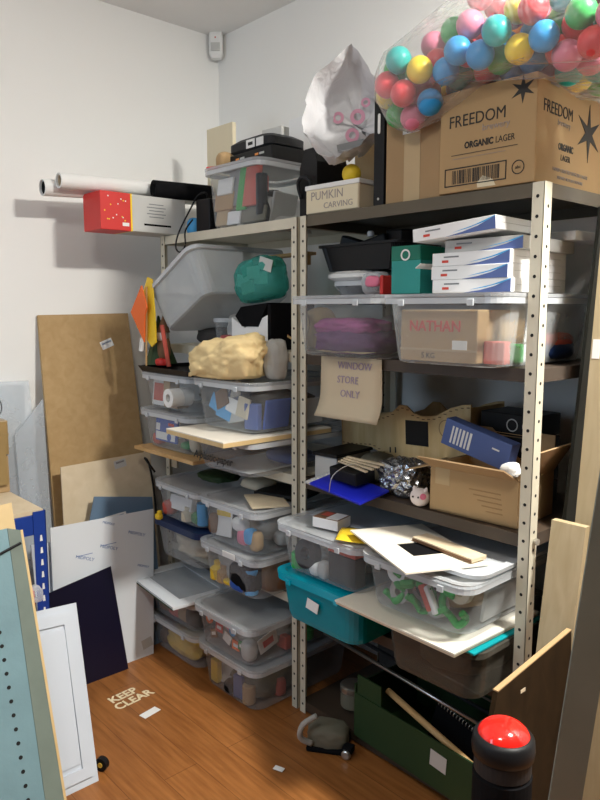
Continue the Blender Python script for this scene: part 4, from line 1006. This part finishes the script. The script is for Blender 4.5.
# ------------------------------------------------------------------ bottom of the other bay
zf = .047
t = thing('green_crate', 'long dark green box on the bottom shelf', 'box', (1.775, -.40, zf), (0, 0, R(-3)))
bm = bmesh.new(); w = .006; sx, sy, sz = .55, .32, .155
B(sx, sy, w, bm=bm); B(sx, w, sz, (0, -sy/2, 0), bm=bm); B(sx, w, sz+.04, (0, sy/2, 0), bm=bm); B(w, sy, sz+.03, (-sx/2, 0, 0), bm=bm); B(w, sy, sz, (sx/2, 0, 0), bm=bm)
part('crate_body', bm, 'green_box', t)
part('flap', B(.11, .006, .07, (-.21, -.155, .152)), 'green_box', t)
part('label', B(.062, .001, .052, (.085, -.1636, .075)), 'grey_white', t, rot=(0, R(4), 0))
for k, (y, z, m, nm) in enumerate(((-.42, .235, 'steel', 'steel'), (-.36, .243, 'dark_grey', 'dark grey'), (-.30, .243, 'steel', 'thin steel'))):
    one('metal_rod', tube([(1.235, y-.02, z+.055), (2.06, y-.04, z+.005)], (.007, .007) if k != 2 else (.004, .004), 10), m, nm+' rod lying across the top of the green box', 'rod', smooth=True)
one('wood_pole', tube([(1.60, -.50, .235), (2.02, -.555, .165)], (.011, .011), 12), 'pine', 'pale wooden pole slanting down inside the green box', 'pole', smooth=True)
t = thing('ring_binder', 'black wire-bound book standing in the green box', 'book', (1.87, -.470, .085), (R(-8), R(11), R(-4)))
part('cover', B(.27, .016, .14, bev=.002), 'black_matte', t)
for k in range(22): part('wire_loop', ring(.009, .0068, .0025, 10), 'steel', t, loc=(-.128+.0122*k, -.003, .141), rot=(0, R(90), 0))
t = thing('steel_tin', 'round tin with a steel lid behind the grey machine', 'tin', (1.375, -.43, .058), (R(0), R(0), 0))
part('tin_body', lathe([(.044, 0), (.046, .004), (.046, .06), (.044, .064)]), 'khaki', t); part('lid', lathe([(.048, .06), (.048, .078), (.042, .082)]), 'steel', t)
t = thing('vacuum_unit', 'dusty grey machine with a white pipe beside the green box', 'machine', (1.425, -.605, .001), (0, 0, R(35)))
part('machine_body', lump(.15, .11, .085, 51, .35, 2.4, 4), 'khaki', t, smooth=True)
part('base', B(.14, .11, .018, bev=.006), 'black_matte', t)
part('pipe', tube([(-.05, -.05, .03), (-.085, -.07, .06), (-.075, -.075, .11), (-.03, -.06, .14)], .010, 10, smooth_n=4), 'grey_cloth', t, smooth=True)
t = thing('castor_block', 'dark castor block on the floor in front of the grey machine', 'castor', (1.515, -.60, .001), (0, 0, R(20)))
part('block', B(.035, .035, .022, (0, 0, .018), .004), 'black_matte', t); part('wheel', lathe([(.012, 0), (.016, .003), (.016, .013), (.012, .016)], 14), 'steel', t, loc=(.0, -.012, .017), rot=(R(90), 0, 0))
one('card_box', B(.09, .06, .09, (0, 0, 0), .002), 'grey_white', 'pale grey carton standing above the green box', 'box', (1.545, -.28, .305), (0, 0, R(8)))
one('card_box', B(.06, .08, .075, (0, 0, 0), .002), 'kraft_paper', 'kraft carton beside the pale grey carton above the green box', 'box', (1.63, -.30, .30), (0, 0, R(-10)))
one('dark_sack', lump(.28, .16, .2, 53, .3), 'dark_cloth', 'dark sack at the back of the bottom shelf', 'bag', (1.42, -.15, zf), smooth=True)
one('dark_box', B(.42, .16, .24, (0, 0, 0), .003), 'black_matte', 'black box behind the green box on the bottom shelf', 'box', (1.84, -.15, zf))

# ------------------------------------------------------------------ panels leaning on the left wall
def leaning(name, label, cat, xb, xt, zt, pts, t, m, cat_group=None):
    """board of thickness t standing on the floor line x=xb and leaning so that it is at x=xt when z=zt; pts = (y, z) outline"""
    s = (xb-xt)/zt; ang = math.atan(s); c = math.cos(ang)
    bm = prism([(y, z/c) for y, z in pts], t, 'x', off=-t)
    return one(name, bm, m, label, cat, (xb, 0, 0), (0, -ang, 0))
def on_board(o, name, bm, m, y, z, rx=0, label=None):
    p = part(name, bm, m, o, label); p.location = (.0006, y, z); p.rotation_euler = (R(rx), 0, 0); return p
def decal(w, h): return B(.0008, w, h, (0, 0, 0), base=False)
o = leaning('mdf_sheet', 'tall brown fibreboard sheet leaning on the wall', 'board', .275, .022, 1.475, [(-1.04, 0), (-.56, 0), (-.56, 1.485), (-.99, 1.478)], .015, 'mdf')
lab = on_board(o, 'label', decal(.062, .038), 'white_paper', -.685, 1.365, 20)
on_board(o, 'label_print', decal(.05, .007), 'ink_blue', -.686, 1.371, 20)
o = leaning('board_offcut', 'small beige board leaning on the fibreboard sheet', 'board', .325, .215, .82, [(-1.04, 0), (-.58, 0), (-.572, .852), (-1.00, .842)], .006, 'board_beige')
on_board(o, 'label', decal(.058, .036), 'grey_white', -.728, .845-.02, 8); on_board(o, 'label_print', decal(.04, .008), 'grey_plastic', -.728, .832, 8)
o = leaning('blue_glass_sheet', 'blue grey glass panel peeking out behind the film-covered sheet', 'panel', .372, .29, .68, [(-.95, 0), (-.62, 0), (-.615, .66), (-.89, .71), (-.925, .60)], .006, 'blue_glass')
on_board(o, 'label', decal(.10, .035), 'white_paper', -.80, .605, 4); on_board(o, 'label_print', decal(.075, .018), 'ink_blue', -.80, .606, 4)
o = leaning('acrylic_sheet', 'plain white sheet edge left of the film-covered sheet', 'panel', .415, .318, .65, [(-1.19, 0), (-.90, 0), (-.90, .55), (-1.185, .575)], .006, 'frame_white')
o = leaning('acrylic_sheet', 'film-covered white sheet with blue maker print behind the navy panel', 'panel', .44, .34, .65, [(-1.15, 0), (-.715, 0), (-.64, .62), (-1.11, .632)], .006, 'film_white')
for k, (y, z) in enumerate(((-.87, .50), (-.98, .48), (-.735, .53), (-.72, .385), (-.86, .60))):
    q = text('MIDPOLY', .019 if k < 3 else .013, o, (.0012, y, z/.988), (R(90), 0, R(90)), 'ink_blue', sx=1.05, name='maker_print')
    q.rotation_euler = (Euler(SIDE).to_matrix() @ Matrix.Rotation(R(-22), 3, 'Z')).to_euler()
    if k < 2:
        part('print_line', B(.0006, .07, .0025, (.0008, y, z+.02), base=False), 'ink_blue', o, rot=None)
on_board(o, 'dirt_mark', decal(.05, .04), 'grey_white', -.74, .055, 10)
o = leaning('navy_board', 'dark navy panel leaning on the film-covered sheet', 'panel', .485, .41, .44, [(-1.18, 0), (-.862, 0), (-.888, .435), (-1.16, .395)], .005, 'navy_sheet')
o = leaning('clear_plastic_sheet', 'clear plastic sheet leaning on the wall behind the blue rack', 'panel', .22, .035, 1.22, [(-1.225, 0), (-1.06, 0), (-1.05, 1.2), (-1.225, 1.205)], .004, 'acrylic')
o = leaning('clear_plastic_sheet', 'slant-cut clear plastic sheet beside the fibreboard sheet', 'panel', .245, .065, 1.15, [(-1.16, 0), (-1.05, 0), (-1.005, 1.12), (-1.14, .98)], .004, 'acrylic')
# ------------------------------------------------------------------ blue rack with taped boxes
u = thing('blue_rack', 'blue boltless rack with a chipboard deck at the left wall', 'rack', (0, 0, 0))
rx0, rx1, ry0, ry1, rz = .05, .615, -2.15, -1.235, .78
def rpost(x, y, sx, sy):
    bm = bmesh.new()
    span(min(x, x+sx*.045), max(x, x+sx*.045), min(y, y+sy*.003), max(y, y+sy*.003), 0, rz+.01, bm=bm)
    span(min(x, x+sx*.003), max(x, x+sx*.003), min(y, y+sy*.045), max(y, y+sy*.045), 0, rz+.01, bm=bm)
    z = .05
    while z < rz-.06:
        f = [bm.verts.new((x-sx*.0005, y+sy*.02+a, z+b)) for a, b in ((-.005, 0), (.005, 0), (.003, .022), (-.003, .022))]
        fc = bm.faces.new(f); fc.material_index = 1; z += .045
    return link('post', bm, 'blue_metal', u, mats=['white_paper'])
for (x, y, sx, sy) in ((rx0, ry0, 1, 1), (rx1, ry0, -1, 1), (rx0, ry1, 1, -1), (rx1, ry1, -1, -1)): rpost(x, y, sx, sy)
for (a, b, c, d) in ((rx0+.005, rx1-.005, ry0+.004, ry0+.03), (rx0+.005, rx1-.005, ry1-.03, ry1-.004), (rx0+.004, rx0+.03, ry0+.03, ry1-.03), (rx1-.03, rx1-.004, ry0+.03, ry1-.03)):
    part('beam', span(a, b, c, d, rz-.075, rz-.002, .002), 'blue_metal', u)
part('deck', span(rx0+.006, rx1-.006, ry0+.006, ry1-.006, rz-.001, rz+.014), 'board_beige', u)
for (z, h, m, nm, dx) in ((rz+.0145, .145, 'cardboard', 'lower brown box on the chipboard deck, under the taped box', 0), (rz+.164, .135, 'tape_brown', 'brown taped box on top of another box on the chipboard deck', .012)):
    t = thing('cardboard_box', nm, 'box', (.175+dx, -1.44, z), (0, 0, 0))
    part('carton_body', B(.23, .40, h, bev=.004), m, t)
    part('tape', B(.232, .05, h+.002, (0, .12, -.001)), 'tape_tan' if m == 'cardboard' else 'tape_brown', t)
    if m == 'tape_brown':
        part('paper_patch', B(.0008, .06, .04, (.1156, .13, .045)), 'white_paper', t)
        part('tape_tail', prism([(-.02, .0), (.02, .0), (.015, .14), (.03, .20), (-.02, .20)], .002, 'x'), 'tape_brown', t, loc=(.118, .17, -.115))
one('wire_loop', tube([(.05*math.cos(2*math.pi*k/24)*.9, .0, .055+.05*math.sin(2*math.pi*k/24)) for k in range(25)], .002, 6), 'black_plastic', 'thin black wire loop standing on the brown taped box', 'wire', (.26, -1.29, 1.078), (R(8), 0, R(60)), smooth=True)
one('green_strip', B(.05, .03, .55, (0, 0, 0), .002), 'khaki', 'olive wooden batten standing under the blue rack', 'batten', (.50, -1.30, .001))
one('red_packet', lump(.07, .06, .09, 61, .25), 'red', 'small red and blue packet behind the blue post', 'packet', (.585, -1.31, .43), smooth=True)
# white framed panel
o = leaning('framed_board', 'white framed panel leaning in front of the blue rack', 'panel', 1.06, .82, .50, [(-1.52, 0), (-1.282, 0), (-1.225, .505), (-1.405, .515)], .02, 'frame_white')
fr = [(-1.50, .02), (-1.298, .02), (-1.247, .485), (-1.395, .494)]; inn = [(-1.472, .05), (-1.325, .05), (-1.283, .452), (-1.378, .458)]
cz = 1/math.cos(math.atan(.24/.5))
bm = loft([[(0, y, z*cz) for y, z in fr], [(.007, y, z*cz) for y, z in fr], [(.007, y, z*cz) for y, z in inn], [(0, y, z*cz) for y, z in inn]], closed=True)
part('raised_moulding', bm, 'frame_white', o)
bm = loft([[(.0, y, z*cz) for y, z in [(a*.985-.021, b*.93+.018) for a, b in inn]], [(.004, y, z*cz) for y, z in [(a*.985-.021, b*.93+.018) for a, b in inn]]])
part('panel_face', bm, 'frame_white', o)
one('clear_wrap', lump(.07, .05, .05, 63, .4), 'film_clear', 'scrap of clear wrap on the corner of the white framed panel', 'wrap', (.80, -1.36, .545), smooth=True)
# mint metal panel and plywood behind it
o = leaning('plywood_sheet', 'plywood sheet standing behind the mint perforated panel', 'board', 1.235, .93, .92, [(-1.95, 0), (-1.475, 0), (-1.462, .925), (-1.95, .905)], .012, 'plywood')
o = leaning('perforated_metal_sheet', 'mint green perforated metal panel in the near corner', 'panel', 1.29, .995, .9, [(-1.95, 0), (-1.528, 0), (-1.505, .872), (-1.95, .862)], .004, 'mint_metal')
cz = 1/math.cos(math.atan(.295/.9))
part('folded_edge', prism([(-1.528, 0), (-1.475, 0), (-1.470, .860*cz), (-1.505, .872*cz)], .006, 'x', off=-.004), 'mint_edge', o, label='darker folded edge strip')
bm = bmesh.new(); z = .03
while z < .80:
    bmesh.ops.create_cone(bm, cap_ends=True, segments=10, radius1=.0055, radius2=.0055, depth=.0012, matrix=Matrix.Translation((.0004, -1.567-.006*(z/.9), z*cz)) @ Euler((0, R(90), 0)).to_matrix().to_4x4()); z += .036
part('hole_marking', bm, 'hole_black', o)
part('wood_edge', prism([(-1.475, 0), (-1.468, 0), (-1.463, .860*cz), (-1.470, .860*cz)], .006, 'x', off=-.003), 'plywood', o)
part('strap', tube([(.003, -1.95, .80*cz), (.003, -1.60, .79*cz), (.004, -1.475, .825*cz)], .004, 8), 'black_plastic', o)
# ------------------------------------------------------------------ right side
def lean_y(name, label, x0, x1, yb, yt, zt, t, m, dx=0, zbot=0):
    """board leaning on the back wall: foot at y=yb, at y=yt when z=zt; dx = sideways lean over its height"""
    bm = loft([[(x0, yb, zbot), (x1, yb, zbot), (x1, yb+t, zbot), (x0, yb+t, zbot)], [(x0+dx, yt, zt), (x1+dx, yt, zt), (x1+dx, yt+t, zt), (x0+dx, yt+t, zt)]])
    return one(name, bm, m, label, 'board')
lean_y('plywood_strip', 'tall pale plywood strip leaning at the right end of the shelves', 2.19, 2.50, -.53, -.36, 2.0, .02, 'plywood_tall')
one('dark_end_board', prism([(-.520, 0), (-.02, 0), (-.02, 1.78), (-.275, 1.78)], .010, 'x', off=0), 'strip_dark', 'thin dark sheet with a slanted front edge standing against the shelf end', 'board', (2.126, 0, 0))
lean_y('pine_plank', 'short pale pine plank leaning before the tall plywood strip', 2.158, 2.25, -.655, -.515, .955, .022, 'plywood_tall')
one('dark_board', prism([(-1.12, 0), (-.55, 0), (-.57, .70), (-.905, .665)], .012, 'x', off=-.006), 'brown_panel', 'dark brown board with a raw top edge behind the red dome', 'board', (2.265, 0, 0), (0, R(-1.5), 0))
bd_ = [o for o in bpy.data.objects if o.name == 'dark_board'][0]
part('raw_edge', prism([(-.905, .6655), (-.57, .7005), (-.57, .7035), (-.905, .6685)], .0125, 'x', off=-.00625), 'cardboard', bd_)
part('chip', B(.001, .02, .008, (.0068, -.80, .63), base=False), 'kraft_paper', bd_)
for xx, yy in ((.0, 0),):
    one('price_tag', B(.02, .001, .05, (0, 0, 0)), 'white_paper', 'white sticker on the tall plywood strip', 'label', (2.204, -.4135, 1.375), (R(-4.9), 0, 0))
# red dome on black stand
t = thing('dome_button', 'big glossy red dome button on a black stand in the near right corner', 'button', (2.345, -1.03, 0), (0, 0, 0))
part('stand', lathe([(.055, .0), (.058, .01), (.058, .585), (.05, .59)], 32), 'black_matte', t)
part('collar', lathe([(.05, .588), (.056, .592), (.056, .622), (.052, .626)], 36), 'dark_grey', t)
part('bezel', lathe([(.05, .62), (.060, .626), (.062, .640), (.060, .660), (.054, .668), (.048, .668)], 40), 'black_plastic', t, smooth=True)
part('dome', lathe([(.052*math.cos(R(a)), .660+.034*math.sin(R(a))) for a in (0, 10, 20, 30, 40, 50, 60, 70, 80, 87)], 40), 'red_gloss', t, smooth=True)
# angle iron
def beam3(a, b, w, d, face):
    a = Vector(a); b = Vector(b); z = (b-a).normalized(); x = Vector(face)-z*Vector(face).dot(z); x.normalize(); y = z.cross(x)
    m = Matrix((x, y, z)).transposed().to_4x4(); m.translation = a
    bm = bmesh.new(); L = (b-a).length
    B(w, .004, L, (w/2, 0, 0), bm=bm); B(.004, d, L, (w-.002, d/2, 0), bm=bm)
    bmesh.ops.transform(bm, matrix=m, verts=bm.verts)
    return bm
one('angle_iron', beam3((2.492, -1.2756, 0.0), (2.609, -1.1474, 1.75), .052, .05, (.673, .74, 0)), 'gun_metal', 'scuffed dark angle iron leaning in the near right corner', 'metal', (0, 0, 0))
t = thing('plastic_tub', 'pale blue plastic tub in the bottom right corner', 'tub', (2.60, -1.10, .52), (0, 0, 0))
part('tub_body', B(.10, .10, .06, bev=.01), 'blue_glass', t)
# ------------------------------------------------------------------ floor marks and litter, sensor
t = thing('floor_lettering', 'cream stencilled KEEP CLEAR lettering on the floor', 'lettering', (.685, -.965, .0006), (0, 0, R(95)))
text('KEEP', .060, t, (-.012, .028, 0), (0, 0, 0), 'floor_letter', sx=.92, bold=.0016); text('CLEAR', .060, t, (0, -.028, 0), (0, 0, 0), 'floor_letter', sx=.92, bold=.0016)
one('paper_slip', B(.035, .075, .0012), 'white_paper', 'white paper slip on the floor beside the stencilled lettering', 'paper', (.834, -.963, .0005), (0, 0, R(10)))
one('paper_scrap', sheet(.035, .02, 6, .004, 3), 'white_paper', 'tiny white scrap in the middle of the floor', 'paper', (1.41, -.82, .0005), (0, 0, R(20)))
one('wood_splinter', B(.006, .05, .003), 'brown', 'thin dark splinter on the floor before the bottom shelf', 'splinter', (1.375, -.60, .0005), (0, 0, R(12)))
t = thing('rubber_roller', 'small black rubber roller at the foot of the white framed panel', 'roller', (1.02, -1.25, .002), (0, 0, R(30)))
part('wheel', ring(.022, .008, .02, 20), 'black_plastic', t, loc=(0, -.01, .022), rot=(R(-90), 0, 0))
part('hub', lathe([(.0085, 0), (.0085, .024)], 12), 'yellow_soft', t, loc=(0, -.012, .022), rot=(R(-90), 0, 0))
t = thing('motion_sensor', 'small white motion sensor high in the wall corner', 'sensor', (.042, -.042, 2.735), (0, 0, R(45)))
part('housing', loft([[(x, y, z) for x, y in rr(w, d, .012)] for w, d, z in ((.05, .035, 0), (.066, .05, .02), (.066, .055, .11), (.06, .045, .125))]), 'white_plastic', t)
part('lens', B(.045, .006, .04, (0, -.0265, .03), .003), 'grey_white', t)
part('led', B(.006, .004, .006, (0, -.0275, .09)), 'red_soft', t)

# ------------------------------------------------------------------ light
def area(name, loc, target, size, power, col, sy=None):
    l = bpy.data.lights.new(name, 'AREA'); l.energy = power; l.color = col; l.size = size
    if sy: l.shape = 'RECTANGLE'; l.size_y = sy
    o = bpy.data.objects.new(name, l); COL.objects.link(o); o.location = loc
    o.rotation_euler = (Vector(target)-Vector(loc)).to_track_quat('-Z', 'Y').to_euler()
area('ceiling_lamp', (3.0, -.62, 2.80), (2.6, -.75, 0), .22, 86, (1, .97, .90), .22)
area('far_ceiling_lamp', (2.5, -2.3, 2.82), (1.6, -1.2, .6), .40, 17, (1, .97, .90), .40)
area('doorway_daylight', (1.3, -3.6, 1.6), (-.1, -1.9, .9), .9, 17, (.62, .80, 1), 1.5)
w = bpy.data.worlds.new('room_ambient'); scn.world = w; w.use_nodes = True
w.node_tree.nodes['Background'].inputs[0].default_value = (.95, .95, 1, 1); w.node_tree.nodes['Background'].inputs[1].default_value = .02
# ------------------------------------------------------------------ camera
cam = bpy.data.cameras.new('camera'); co = bpy.data.objects.new('camera', cam); COL.objects.link(co)
cam.lens = 31.5; cam.sensor_width = 36; cam.sensor_fit = 'AUTO'; cam.clip_start = .02
yaw, pitch = R(42.3), math.atan(90/700)
co.location = (3.03, -2.2, 1.5)
f = Vector((-math.cos(yaw)*math.cos(pitch), math.sin(yaw)*math.cos(pitch), -math.sin(pitch)))
co.rotation_euler = f.to_track_quat('-Z', 'Y').to_euler()
scn.camera = co
vs = scn.view_settings
vs.view_transform = 'Standard'; vs.look = 'None'; vs.gamma = 1; vs.use_curve_mapping = False; vs.exposure = .36
scn.cycles.transparent_max_bounces = 40; scn.cycles.max_bounces = 8
